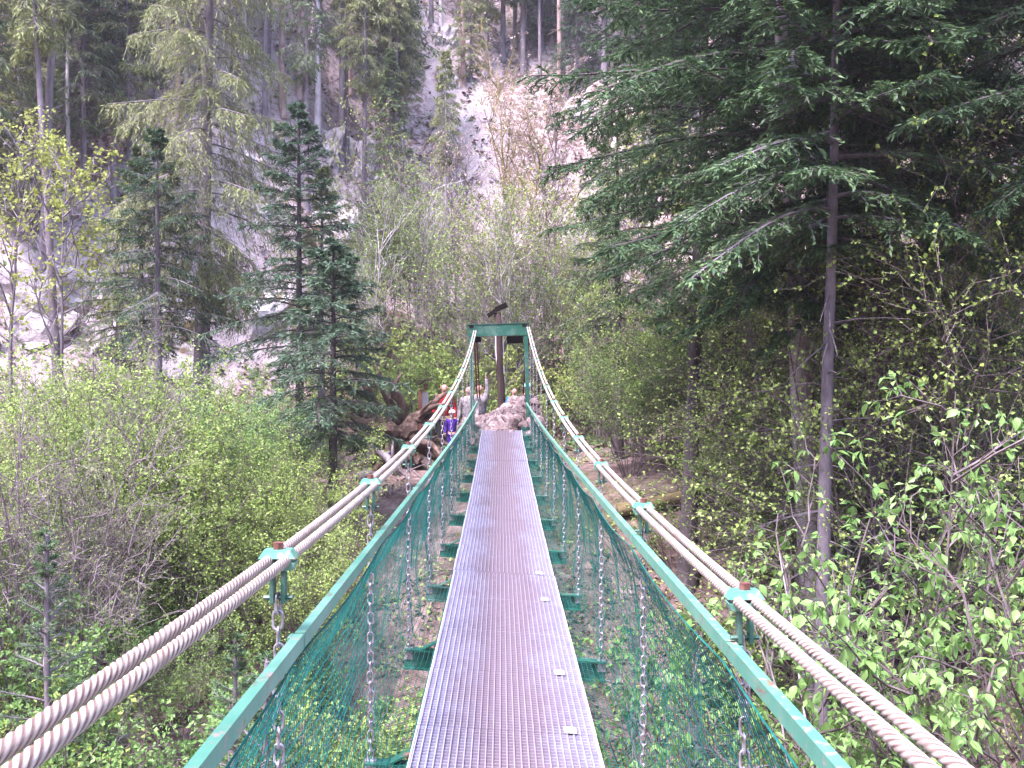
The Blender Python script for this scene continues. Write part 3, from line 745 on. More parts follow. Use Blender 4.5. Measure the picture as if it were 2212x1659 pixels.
def plant(name, meshes, mats, loc, rz, scale, label, cat, group=None, tilt=(0, 0), parts=('trunk', 'limbs', 'crown')):
    o = empty(name, tuple(loc), rz); o.scale = (scale,) * 3 if np.isscalar(scale) else scale
    o.rotation_euler = (tilt[0], tilt[1], rz)
    for me, m_, pn in zip(meshes, mats, parts):
        if me is None: continue
        c = bpy.data.objects.new(pn, me); COL.objects.link(c); c.parent = o
        if pn != 'trunk': c['kind'] = 'stuff'
        if not me.materials: me.materials.append(m_)
        c.material_slots[0].link = 'OBJECT'; c.material_slots[0].material = m_
    tag(o, label, cat, group); return o

# distant spruces on the slope
far_a = conifer(1, 15, .4, 1.6, 80, 18, 8, .22, .038, .1, .7, .15, .8, .55, .125, stubs=26, prof=.6, gap=.1)
far_b = conifer(2, 13, .25, 1.8, 84, 18, 8, .22, .038, .12, .6, .15, .6, .6, .12, stubs=16, prof=.7)
far_c = conifer(3, 17, .58, 1.4, 64, 18, 8, .22, .038, .05, .8, .1, 1.0, .55, .125, stubs=34, prof=.55, gap=.15)
far_d = conifer(4, 10, .08, 1.8, 90, 20, 9, .2, .04, .15, .45, .1, .4, .6, .11, stubs=5, prof=.85)
FAR = {'a': far_a, 'b': far_b, 'c': far_c, 'd': far_d}
# nearer ones
drooper = conifer(7, 17, .2, 2.3, 120, 36, 19, .12, .02, .02, .75, .2, 1.3, .6, .19, stubs=26, prof=.45, gap=.05)
young_a = conifer(8, 8.6, .40, 2.0, 76, 32, 14, .105, .023, .12, .6, .15, .45, .5, .13, stubs=14, prof=.65, gap=.3, lowf=.9)
young_b = conifer(9, 7.8, .26, 2.1, 78, 32, 13, .1, .023, .15, .45, .12, .3, .5, .1, stubs=8, prof=.8, gap=.18)
young_c = conifer(10, 5.2, .34, 1.85, 52, 32, 13, .1, .023, .12, .45, .12, .3, .55, .09, stubs=6, prof=.75)
sapling = conifer(12, 2.4, .03, .7, 44, 16, 9, .055, .009, .35, .25, .1, .05, .35, .028, stubs=0, prof=.9)

def tree(kind, c, depth, label, proto, nm, bark='bark', rz=0.0, sc=1.0, tilt=(0, 0), group=None, name='spruce_tree', cat='spruce', limb=None):
    p = W(c, 829.5, depth); z = gz(p[0], p[1]) - .08
    return plant(name, proto, (M[bark], M[limb or bark], M[nm]), (p[0], p[1], z), rz, sc, label, cat, group, tilt)
def hill(c, r, label, proto, nm, bark='bark', rz=0.0, sc=1.0, tilt=(0, 0), group=None, name='spruce_tree', cat='spruce'):
    p, d = cast(c, r)
    return plant(name, FAR[proto], (M[bark], M[bark if bark != 'bark_pale' else 'bark'], M[nm]), (p[0], p[1], p[2] - .15), rz, sc, label, cat, group, tilt)

tree('d', 428, 22.0, 'large drooping yellow-green spruce, the tallest at left', drooper, 'needle_yellow', rz=.6, tilt=(0, R(1.2)))
tree('y', 338, 20.5, 'dark green young spruce left of the drooping spruce', young_a, 'needle_dark', rz=2.0, sc=.78)
tree('y', 305, 22.8, 'thin dark spruce stem behind the dark young spruce', young_b, 'needle_mid', 'bark_dark', rz=1.2, sc=.85)
tree('y', 645, 20.0, 'bluish green spruce with pointed top left of the portal', young_b, 'needle_blue', 'bark_dark', rz=.3, sc=.94)
tree('y', 716, 17.6, 'low wide bluish spruce reaching towards the notice board', young_c, 'needle_blue', 'bark_dark', rz=1.1, sc=1.0)
tree('y', 690, 24.5, 'pale green spruce behind the bluish spruce', young_a, 'needle_yellow', rz=4.1, sc=.8)
# slim bare trunks far left
tree('s', 78, 27.0, 'slim bare leaning trunk nearest the left edge', far_c, 'needle_mid', rz=1.0, sc=1.05, tilt=(0, R(3.2)))
tree('s', 128, 25.5, 'slim bare leaning trunk second from the left edge', far_c, 'needle_yellow', rz=3.3, sc=.92, tilt=(0, R(3.6)))
tree('s', -30, 26.0, 'bare spruce trunk cut by the left edge', far_a, 'needle_mid', rz=2.1, sc=.95)
HILL = [ # column, row of the foot, prototype, needles, bark, scale, label, tilt
    (733, 365, 'a', 'needle_yellow', 'bark', 1.1, 'straight grey spruce trunk above the bluish spruce', 1.0),
    (683, 300, 'c', 'needle_mid', 'bark_pale', .95, 'tall white bare trunk near the top left of centre', 1.5),
    (868, 392, 'b', 'needle_mid', 'bark', 1.15, 'leafy spruce with a dark trunk left of the scree gully', 2.0),
    (785, 480, 'a', 'needle_yellow', 'bark', .8, 'thin grey trunk left of the scree gully', .5),
    (828, 470, 'c', 'needle_yellow', 'bark_pine', .75, 'thin reddish trunk left of the scree gully', 2.0),
    (1000, 188, 'c', 'needle_mid', 'bark_pine', .9, 'reddish pine trunk at the top of the scree gully', 2.0),
    (1016, 178, 'd', 'needle_yellow', 'bark', .7, 'small spruce beside the reddish pine at the gully top', 0),
    (1050, 165, 'b', 'needle_yellow', 'bark', .95, 'yellowish spruce right of the reddish pine', 0),
    (1206, 200, 'c', 'needle_dark', 'bark_pine', 1.0, 'dark spruce with a pinkish trunk above the portal to the right', -1.0),
    (1214, 185, 'a', 'needle_dark', 'bark_pale', 1.0, 'dark spruce with a pale trunk beside the pinkish one', 0),
    (1130, 160, 'b', 'needle_dark', 'bark', 1.1, 'dark dense spruce directly above the portal near the top edge', 0),
    (1085, 130, 'b', 'needle_dark', 'bark', 1.1, 'dark spruce left of the densest one near the top edge', 0),
    (1170, 110, 'd', 'needle_dark', 'bark', 1.0, 'small dark spruce filling the stand above the portal', 0),
    (1245, 195, 'd', 'needle_dark', 'bark', .75, 'short dark spruce on the rock right of the gully', 0),
    (1305, 175, 'b', 'needle_mid', 'bark', 1.1, 'spruce at the right end of the stand above the gully', 0),
    (1365, 190, 'b', 'needle_blue', 'bark', 1.0, 'bluish spruce behind the top of the right fir', 0),
    (960, 690, 'c', 'needle_olive' if 'needle_olive' in M else 'needle_yellow', 'bark_pale', .55, 'pale slender trunk in the thicket left of the portal post', 0),
    (610, 250, 'c', 'needle_mid', 'bark_pine', .9, 'thin reddish trunk right of the drooping spruce top', .5),
    (645, 215, 'c', 'needle_mid', 'bark_pine', .8, 'second thin reddish trunk left of the white trunk', .5),
    (60, 260, 'a', 'needle_yellow', 'bark', .9, 'yellowish spruce behind the left slim trunks', 0),
    (185, 200, 'b', 'needle_mid', 'bark', .95, 'spruce high between the slim trunks and the drooping spruce', 0),
    (0, 420, 'd', 'needle_dark', 'bark', .5, 'small dark spruce at the left edge below the mossy crag', 0),
    (930, 60, 'a', 'needle_mid', 'bark', .9, 'spruce at the top edge above the scree gully', 0),
    (800, 180, 'b', 'needle_yellow', 'bark', .8, 'sparse spruce between the grey trunk and the leafy spruce', 0),
    (840, 560, 'd', 'needle_mid', 'bark', .75, 'low green spruce at the foot of the leafy spruce', 0),
    (40, 520, 'd', 'needle_yellow', 'bark', .7, 'yellowish low spruce behind the left edge maples', 0),
    (690, 90, 'b', 'needle_mid', 'bark', .8, 'spruce at the top edge behind the white trunk', 0),
]
for k, (c, r, pr, nm, bk, sc, lab, tl) in enumerate(HILL):
    hill(c, r, lab, pr, nm, bk, k * 1.7, sc, (0, R(tl)), 'spruces on the far slope')
srg = random.Random(77)
for k in range(44):
    c, r = srg.uniform(-60, 1000) if k < 32 else srg.uniform(1030, 1260), srg.uniform(40, 470) if k < 32 else srg.uniform(20, 200)
    hill(c, r, 'slender spruce on the far slope', srg.choice('accc'), srg.choice(['needle_yellow', 'needle_mid', 'needle_yellow']), srg.choice(['bark', 'bark', 'bark_pale', 'bark_pine']), srg.uniform(0, 6), srg.uniform(.55, .85), (0, R(srg.uniform(-1, 2.5))), 'slender spruces on the far slope')
for k in range(11):
    c, r = srg.uniform(-80, 900), srg.uniform(120, 480)
    hill(c, r, 'feathery yellow-green spruce', srg.choice('abbb'), srg.choice(['needle_yellow', 'needle_yellow', 'needle_mid']), 'bark', srg.uniform(0, 6), srg.uniform(.5, .8), (0, R(srg.uniform(-1, 2))), 'feathery spruces on the left slope')
frng = random.Random(21); n_fill = 0
for k in range(70):
    c, r = frng.uniform(1260, 2500), frng.uniform(-40, 420)
    p, d = cast(c, r)
    if p[1] < 21: continue
    hill(c, r, 'spruce in the dense stand behind the right firs', frng.choice('abbd'), frng.choice(['needle_dark', 'needle_mid', 'needle_blue', 'needle_fresh']), 'bark', frng.uniform(0, 6), frng.uniform(.7, 1.0), (0, 0), 'spruces behind the right firs')
    n_fill += 1
    if n_fill > 30: break
for k in range(14):
    c, r = frng.uniform(-150, 1250), frng.uniform(-330, -60)
    hill(c, r, 'spruce along the top edge whose foot is beyond the frame', frng.choice('abb'), frng.choice(['needle_yellow', 'needle_mid', 'needle_mid']), 'bark', frng.uniform(0, 6), frng.uniform(.7, 1.0), (0, 0), 'spruces along the top of the slope')

# firs on the right: long layered boughs with flat sprays
fir_a = conifer(31, 16, .33, 3.6, 84, 64, 30, .09, .021, .16, .75, .3, .3, .5, .17, lean=(-.9, .3), stubs=16, prof=.35, flat_=.25)
fir_b = conifer(32, 15, .35, 3.5, 84, 62, 28, .09, .021, .12, .75, .28, .3, .5, .18, stubs=12, prof=.35, flat_=.25)
tree('f', 1765, 13.0, 'grey-trunked fir with layered dark boughs right of the bridge', fir_a, 'needle_fresh', 'bark_fir', rz=.4, limb='bark_dark', name='fir_tree', cat='fir')
tree('f', 2330, 10.0, 'dark fir at the right edge whose boughs fill the upper right', fir_b, 'needle_dark', 'bark_dark', rz=1.2, name='fir_tree', cat='fir')
tree('f', 2000, 15.5, 'dark fir between the grey-trunked fir and the right edge', fir_b, 'needle_dark', 'bark_dark', rz=3.4, sc=.95, name='fir_tree', cat='fir')
tree('f', 1560, 18.5, 'dark fir behind the grey-trunked fir, towards the portal', fir_a, 'needle_dark', 'bark_dark', rz=2.4, sc=.9, name='fir_tree', cat='fir')
tree('f', 1900, 12.4, 'fir whose boughs overlap the slim grey trunk from behind', fir_b, 'needle_fresh', 'bark_dark', rz=5.1, sc=.98, name='fir_tree', cat='fir')
tree('f', 1480, 16.5, 'fir half way between the grey-trunked fir and the portal', fir_a, 'needle_fresh', 'bark_dark', rz=4.2, sc=.82, name='fir_tree', cat='fir')
tree('f', 1330, 21.5, 'smaller fir standing in leaves just right of the portal', young_a, 'needle_mid', 'bark_dark', rz=2.2, sc=.85, name='fir_tree', cat='fir')
tree('f', 2120, 17.5, 'thin dark fir by the dark gap at the right', young_a, 'needle_dark', 'bark', rz=.9, sc=1.1, name='fir_tree', cat='fir')
# slim dead pole
def pole(name, c0, r0_, d, c1, r1_, rad, m_, label, nst=22, seed=0):
    rs_ = np.random.default_rng(seed); a = W(c0, r0_, d); b_ = W(c1, r1_, d); g = gz(a[0], a[1])
    dirv = (b_ - a) / (b_[2] - a[2]); a = a + dirv * (g - .1 - a[2]); L = b_[2] - a[2]; N = 16; f = np.linspace(0, 1, N)[:, None]
    P = (b_ - a) * f + rs_.normal(0, .008, (N, 3)) * np.array([1, 1, 0]); o = empty(name, tuple(a)); tag(o, label, 'bare tree')
    MB().tubes(P, rad * (1 - .6 * f[:, 0]), 10, cap=True).build('trunk', m_, o, smooth=True)
    for k in range(nst):
        t = rs_.uniform(.15, .98); p = (b_ - a) * t; an = rs_.uniform(0, 6.28); l = rs_.uniform(.08, .4)
        dd = np.array([math.cos(an), math.sin(an), rs_.uniform(-.2, .35)])
        MB().tubes(np.stack([p, p + dd * l * .5, p + dd * l + np.array([0, 0, .03])]), np.array([.011, .008, .004]), 5).build('branch_stub', M['bark'], o)
    return o
slim_fir = conifer(35, 11.5, .56, 1.9, 64, 46, 20, .09, .026, .1, .7, .25, .3, .5, .085, lean=(.25, 0), stubs=40, prof=.45, flat_=.25, lowf=.9)
tree('f', 1760, 10.4, 'slim grey trunk with short stubs and a small crown right of the bridge', slim_fir, 'needle_fresh', 'bark_slim', rz=.2, name='fir_tree', cat='fir')
pole('bare_tree', 1680, 1100, 14.5, 1612, 700, .03, M['bark'], 'thin leaning grey stem left of the fir trunk', 6, 3)
pole('bare_tree', 1700, 1090, 15.0, 1690, 720, .025, M['bark'], 'thin upright grey stem beside the fir trunk', 6, 4)
pole('bare_tree', 2122, 960, 15.0, 2110, 560, .055, M['bark_moss'], 'pale curved trunk in front of the dark gap at the right', 8, 5)
pole('bare_tree', 2128, 955, 14.6, 2185, 540, .03, M['bark_moss'], 'thin forked stem beside the pale curved trunk', 8, 6)
pole('bare_tree', 1880, 980, 15.5, 2000, 760, .05, M['bark'], 'leaning stem rising to the right in the dark gap', 4, 7)

# ------------------------------------------------------------------ broadleaved shrubs and saplings
def grow(rng, P, n, lr, ang, upb, wig, N, smin=.2, lv=.3):
    """n children on each polyline of P (M,K,3)"""
    Mx, Kp, _ = P.shape; L = np.linalg.norm(np.diff(P, axis=1), axis=2).sum(1)
    s = smin + (1 - smin) * (np.arange(n)[None] + rng.uniform(0, 1, (Mx, n))) / n
    x = np.clip(s * (Kp - 1), 0, Kp - 1.001); i = x.astype(int); fr = (x - i)[..., None]
    m_ = np.arange(Mx)[:, None]; p0 = P[m_, i] * (1 - fr) + P[m_, i + 1] * fr
    tan = P[m_, i + 1] - P[m_, i]; tan /= np.linalg.norm(tan, axis=2, keepdims=True) + 1e-9
    r = rng.normal(size=(Mx, n, 3)); r -= (r * tan).sum(2, keepdims=True) * tan; r /= np.linalg.norm(r, axis=2, keepdims=True)
    a = ang * rng.uniform(.6, 1.3, (Mx, n, 1)); d = np.cos(a) * tan + np.sin(a) * r
    d[..., 2] += upb; d /= np.linalg.norm(d, axis=2, keepdims=True)
    l = (L[:, None] * lr * (1.15 - .7 * s) * rng.uniform(1 - lv, 1 + lv, (Mx, n)))
    f = np.linspace(0, 1, N)[None, None, :, None]; b = rng.normal(0, wig, (Mx, n, 1, 3)); b2 = rng.normal(0, wig * .5, (Mx, n, 1, 3))
    l_ = l[..., None, None]
    C = p0[:, :, None] + d[:, :, None] * l_ * f + b * l_ * f ** 2 + b2 * l_ * np.sin(f * 6)
    C[..., 2] += (upb * .25 * l_ * f ** 2)[..., 0]
    return C.reshape(-1, N, 3)
def shrub(seed, H, stems, spread, n1, n2, lpt, ll, lw, r0=.022, lean=.25, n3=0, droop=.4, clump=1, leafy_from=.25, upb=.15, single=False, ang=.8, jitter=.03, sides=4):
    rng = np.random.default_rng(seed); N = 9; f = np.linspace(0, 1, N)[None, :, None]
    az = rng.uniform(0, 6.28, stems); l = H * rng.uniform(.65, 1.08, stems); out_ = lean * rng.uniform(.2, 1.3, stems)
    d = np.stack([np.cos(az) * out_, np.sin(az) * out_, np.ones(stems)], -1); d /= np.linalg.norm(d, axis=1, keepdims=True)
    b0 = np.stack([np.cos(az), np.sin(az), 0 * az], -1) * rng.uniform(0, spread, (stems, 1))
    S = b0[:, None] + d[:, None] * l[:, None, None] * f + rng.normal(0, .06, (stems, 1, 3)) * l[:, None, None] * f ** 2 + rng.normal(0, .012, (stems, N, 3)) * f * l[:, None, None] * .5
    wood = MB().tubes(S, r0 * rng.uniform(.7, 1.2, (stems, 1)) * (1 - .85 * f[..., 0]) + .003, sides + 1)
    B1 = grow(rng, S, n1, .42, ang, upb, .12, 6, .22); wood.tubes(B1, (np.linspace(r0 * .42, .003, 6)[None]).repeat(len(B1), 0), sides)
    B2 = grow(rng, B1, n2, .5, .85, upb * .6, .15, 4, .15); wood.tubes(B2, (np.linspace(r0 * .2, .0022, 4)[None]).repeat(len(B2), 0), 3)
    tips = B2
    if n3:
        B3 = grow(rng, B2, n3, .55, .8, 0, .15, 3, .1); wood.tubes(B3, (np.linspace(.003, .0016, 3)[None]).repeat(len(B3), 0), 3); tips = B3
    Mx, K_, _ = tips.shape
    s = leafy_from + (1 - leafy_from) * (np.arange(lpt)[None] + rng.uniform(0, 1, (Mx, lpt))) / lpt
    x = np.clip(s * (K_ - 1), 0, K_ - 1.001); i = x.astype(int); fr = (x - i)[..., None]; m_ = np.arange(Mx)[:, None]
    p = tips[m_, i] * (1 - fr) + tips[m_, i + 1] * fr; tan = tips[m_, i + 1] - tips[m_, i]; tan /= np.linalg.norm(tan, axis=2, keepdims=True) + 1e-9
    p = np.repeat(p.reshape(-1, 3), clump, 0); tan = np.repeat(tan.reshape(-1, 3), clump, 0); n = len(p)
    p = p + rng.normal(0, jitter, (n, 3)) * (1 if clump > 1 else .3)
    dd = tan * .5 + rv(rng, n) * .9; dd[:, 2] -= droop * rng.uniform(0, 1, n)
    upn = rng.normal(0, .55, (n, 3)) + np.array([0, 0, 1.0]); sz = rng.uniform(.6, 1.25, n)
    fol = MB().leaves(p, dd, upn, ll * sz, lw * sz, .2)
    return wood.mesh('stems_mesh'), fol.mesh('foliage_mesh'), tips
def bush(name, proto, mw, ml, loc, rz, sc, label, cat, group=None, tilt=(0, 0)):
    return plant(name, (proto[0], proto[1]), (M[mw], M[ml]), loc, rz, sc, label, cat, group, tilt, ('stems', 'foliage'))

hz = [shrub(41 + k, 4.6, 11, .5, 9, 7, 6, .066, .049, r0=.014, lean=.38, clump=2, jitter=.05) for k in range(3)]          # hazel clumps
bare = [shrub(61 + k, 4.2, 8, .4, 9, 7, 2, .035, .02, lean=.3, n3=3) for k in range(2)]                          # twiggy, hardly in leaf
sap = [shrub(71 + k, 7.5, 3, .3, 18, 6, 7, .09, .065, r0=.028, lean=.12, clump=1, upb=.3) for k in range(3)]    # slender saplings
maple = [shrub(81 + k, 8.5, 1, .05, 20, 7, 3, .12, .10, r0=.07, lean=.08, clump=4, leafy_from=.75, upb=.25, jitter=.08) for k in range(2)]
pinky = [shrub(91 + k, 9.0, 2, .15, 18, 8, 3, .07, .06, r0=.075, lean=.12, n3=3, leafy_from=.6, upb=.35, jitter=.04) for k in range(2)]
beech = [shrub(101 + k, 6.6, 2, .2, 22, 10, 9, .052, .04, r0=.018, lean=.2, n3=0, upb=.0, ang=1.15) for k in range(2)]
low = [shrub(111 + k, 1.3, 9, .3, 6, 5, 5, .06, .042, r0=.008, lean=.6, sides=3) for k in range(3)]

vr = random.Random(33)
def scatter(n, c0, c1, d0, d1, fn, mind=None):
    done = 0
    for k in range(n * 4):
        c = vr.uniform(c0, c1); d = vr.uniform(d0, d1); p = W(c, 829.5, d)
        if abs(p[0]) < (1.3 if d1 == 16 and d < 11 else 2.4) and p[1] < 23.5: continue
        z = gz(p[0], p[1]); fn(p[0], p[1], z, d, c); done += 1
        if done >= n: return
def hazel_at(x, y, z, d, c):
    k = vr.randrange(3); H = min(1.1, max(.45, (.15 - z) / 4.6 * vr.uniform(.65, 1.05)))
    bush('hazel_shrub', hz[k], 'twig', vr.choice(['leaf_light', 'leaf_light', 'leaf_light', 'leaf_spring']), (x, y, z - .05), vr.uniform(0, 6.28), H, 'leafy hazel shrub in the green thicket left of the bridge', 'shrub', 'hazel thicket left of the bridge')
def low_at(lab, grp, mats):
    return lambda x, y, z, d, c: bush('low_bush', low[vr.randrange(3)], 'twig', vr.choice(mats), (x, y, z - .03), vr.uniform(0, 6.28), vr.uniform(.6, 1.2) * (1.7 if d > 25 else 1), lab, 'bush', grp)
scatter(20, -80, 620, 13, 19.5, hazel_at)
scatter(5, 540, 690, 14, 16.5, lambda x, y, z, d, c: bush('hazel_shrub', hz[vr.randrange(3)], 'twig', 'leaf_light', (x, y, z - .05), vr.uniform(0, 6.28), vr.uniform(.42, .58), 'hazel bush at the foot of the bluish spruces', 'shrub', 'hazels below the bluish spruces'))
scatter(16, 690, 1000, 8.5, 16, low_at('knee-high bush close beside the left handrail', 'low bushes beside the left handrail', ['leaf_light', 'leaf_mid', 'leaf_spring']))
scatter(3, -200, 450, 11, 13.0, lambda x, y, z, d, c: bush('hazel_shrub', hz[vr.randrange(3)], 'twig', 'leaf_mid', (x, y, z - .05), vr.uniform(0, 6.28), vr.uniform(.38, .55), 'lower hazel bush on the near slope left of the bridge', 'shrub', 'low hazels on the near left slope'))
scatter(6, -120, 330, 11, 17, lambda x, y, z, d, c: bush('bare_shrub', bare[vr.randrange(2)], 'twig_pink', 'leaf_light', (x, y, z), vr.uniform(0, 6.28), vr.uniform(.7, .95), 'twiggy bare shrub at the left edge of the thicket', 'shrub', 'bare shrubs at the left edge'))
# thicket behind the portal
def sap_at(x, y, z, d, c):
    bush('sapling', sap[vr.randrange(3)], vr.choice(['twig', 'twig_pink', 'bark_pale']), vr.choice(['leaf_olive', 'leaf_light', 'leaf_mid', 'leaf_olive']), (x, y, z), vr.uniform(0, 6.28), vr.uniform(.42, .95), 'slender sapling in fresh leaf in the thicket behind the portal', 'sapling', 'saplings behind the portal')
scatter(30, 740, 1330, 28.5, 33.5, sap_at)
scatter(10, 820, 1320, 23.8, 27, lambda x, y, z, d, c: bush('sapling', sap[vr.randrange(3)], 'twig', vr.choice(['leaf_light', 'leaf_olive']), (x, y, z), vr.uniform(0, 6.28), vr.uniform(.35, .55), 'short sapling close behind the portal and people', 'sapling', 'short saplings behind the portal') if not (-3.2 < x < 1.8 and y < 27.2) else None)
for k, (c, d, sc, ml, lab) in enumerate([(1105, 35.5, .95, 'bud_pink', 'pinkish budding tree with mossy trunk in the middle of the scree'), (985, 35, .8, 'bud_pink', 'pinkish bare tree left of the mossy-trunked one'), (1200, 36, .75, 'bud_pink', 'pinkish bare tree right of the mossy-trunked one'), (900, 34, .7, 'leaf_olive', 'olive budding tree at the foot of the leafy spruce'), (1050, 32.5, .6, 'leaf_olive', 'low olive budding tree behind the portal beam')]):
    p = W(c, 829.5, d); bush('budding_tree', pinky[k % 2], 'bark_moss' if k == 0 else 'twig_pink', ml, (p[0], p[1], gz(p[0], p[1]) - .1), k * 1.3, sc, lab, 'broadleaf tree')
for k, (c, d, sc, lab) in enumerate([(140, 22.5, .85, 'yellow-green maple with forked trunk at the left, in front of the pale rock'), (20, 24, .8, 'yellow-green maple at the left edge'), (235, 25.5, .72, 'small yellow-green maple beside the drooping spruce'), (1390, 31, .95, 'yellow-green maple high behind the right fir'), (1290, 28, .62, 'pale green maple right of the portal above the thicket'), (2190, 22, .7, 'yellowish maple in the top right corner behind the firs')]):
    p = W(c, 829.5, d); bush('maple_tree', maple[k % 2], 'bark', 'leaf_yellow' if k != 4 else 'leaf_light', (p[0], p[1], gz(p[0], p[1]) - .1), k * 2.2, sc, lab, 'maple')
# right bank
def beech_at(x, y, z, d, c):
    bush('beech_sapling', beech[vr.randrange(2)], 'twig', 'leaf_light', (x, y, z), vr.uniform(0, 6.28), vr.uniform(.78, .98), 'young beech with level sprays of fresh leaves on the right bank', 'sapling', 'young beeches on the right bank')
scatter(6, 1760, 2060, 11.6, 14, beech_at);  scatter(6, 1640, 1800, 14, 16.5, beech_at)
for c, d in ((1935, 10.6), (1850, 11.6), (2040, 11.2)):
    p = W(c, 829.5, d); beech_at(p[0], p[1], gz(p[0], p[1]), d, c)
def rb_at(x, y, z, d, c):
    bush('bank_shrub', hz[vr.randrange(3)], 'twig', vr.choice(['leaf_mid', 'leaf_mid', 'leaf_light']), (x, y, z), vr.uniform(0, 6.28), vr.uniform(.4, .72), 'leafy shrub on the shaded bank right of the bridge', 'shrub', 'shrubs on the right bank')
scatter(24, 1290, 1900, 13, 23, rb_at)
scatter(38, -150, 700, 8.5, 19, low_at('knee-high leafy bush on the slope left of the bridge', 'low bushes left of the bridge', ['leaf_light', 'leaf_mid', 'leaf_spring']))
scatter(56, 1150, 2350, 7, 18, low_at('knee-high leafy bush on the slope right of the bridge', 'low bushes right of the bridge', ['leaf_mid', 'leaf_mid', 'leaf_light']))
scatter(20, 800, 1330, 27, 30.5, low_at('leafy bush behind the people on the far bank', 'low bushes on the far bank', ['leaf_light', 'leaf_olive']))
# young spruces in the undergrowth
for c, d, sc, lab in [(565, 7.2, 1.0, 'young spruce under the left ropes beside the first chain'), (95, 9.5, .95, 'young spruce at the lower left edge'), (500, 8.6, .8, 'small spruce left of the young one under the ropes'), (700, 15.5, .8, 'light green young spruce below the stump'), (1830, 12.0, .95, 'young fir behind the slim grey trunk'), (1500, 12.5, .8, 'young spruce on the right bank behind the ropes')]:
    p = W(c, 829.5, d); plant('young_spruce', sapling, (M['bark'], M['bark'], M['needle_fresh' if 'light' not in lab else 'needle_yellow']), (p[0], p[1], gz(p[0], p[1])), c, sc * 1.15, lab, 'spruce')

# ground cover, leaf litter, twigs: uncountable
def cover(name, n, c0, c1, d0, d1, size, wid, m_, label, up=.6, hgt=.12, seed=0, clump=5):
    rng = np.random.default_rng(seed); c = rng.uniform(c0, c1, n); d = d0 * (d1 / d0) ** rng.uniform(0, 1, n)
    X = (c - 1106) / 2212 * d; x = X * math.cos(YAW) + d * math.sin(YAW); y = -X * math.sin(YAW) + d * math.cos(YAW)
    keep = fbm(np.stack([x * .5, y * .5, x * 0], -1), 3, seed + 2) > -.25
    x, y = x[keep], y[keep]; x = np.repeat(x, clump); y = np.repeat(y, clump); n = len(x)
    x = x + rng.normal(0, .07, n); y = y + rng.normal(0, .07, n)
    z = ground(x, y) + rng.uniform(0, hgt, n) + .01
    dd = rv(rng, n); dd[:, 2] = np.abs(dd[:, 2]) * up; un = rng.normal(0, .4, (n, 3)) + np.array([0, 0, 1.0]); sz = rng.uniform(.6, 1.4, n)
    o = MB().leaves(np.stack([x, y, z], -1), dd, un, size * sz, wid * sz, .2).build(name, m_); tag(o, label, kind='stuff'); return o
cover('herb_layer', 8000, -300, 2500, 6, 22, .075, .045, M['leaf_light'], 'low green herbs over the forest floor', .6, .22, 1)
cover('herb_layer', 7000, -300, 2500, 22, 60, .14, .08, M['herb'], 'low green herbs on the far slope', .6, .25, 2)
cover('leaf_litter', 7000, -300, 2500, 6, 24, .08, .05, M['litter'], 'dead brown leaves on the forest floor', .15, .03, 3)
cover('leaf_litter', 5000, -300, 2500, 24, 60, .2, .13, M['litter'], 'dead brown leaves and debris on the far slope', .3, .1, 4)
rng = np.random.default_rng(77); n = 1500; c = rng.uniform(-200, 2400, n); d = 6 * (40 / 6) ** rng.uniform(0, 1, n); X = (c - 1106) / 2212 * d
x = X + d * math.sin(YAW); y = d; z = ground(x, y); a = rng.uniform(0, 6.28, n); L = rng.uniform(.3, 1.2, n)
tv = np.stack([np.cos(a), np.sin(a), rng.uniform(0, .35, n)], -1) * L[:, None]; p0 = np.stack([x, y, z + .03], -1)
o = MB().tubes(np.stack([p0, p0 + tv * .5 + rng.normal(0, .04, (n, 3)), p0 + tv], 1), np.array([[.012, .009, .004]]).repeat(n, 0), 4).build('fallen_twigs', M['twig_pink']); tag(o, 'fallen dead twigs on the slopes', kind='stuff')

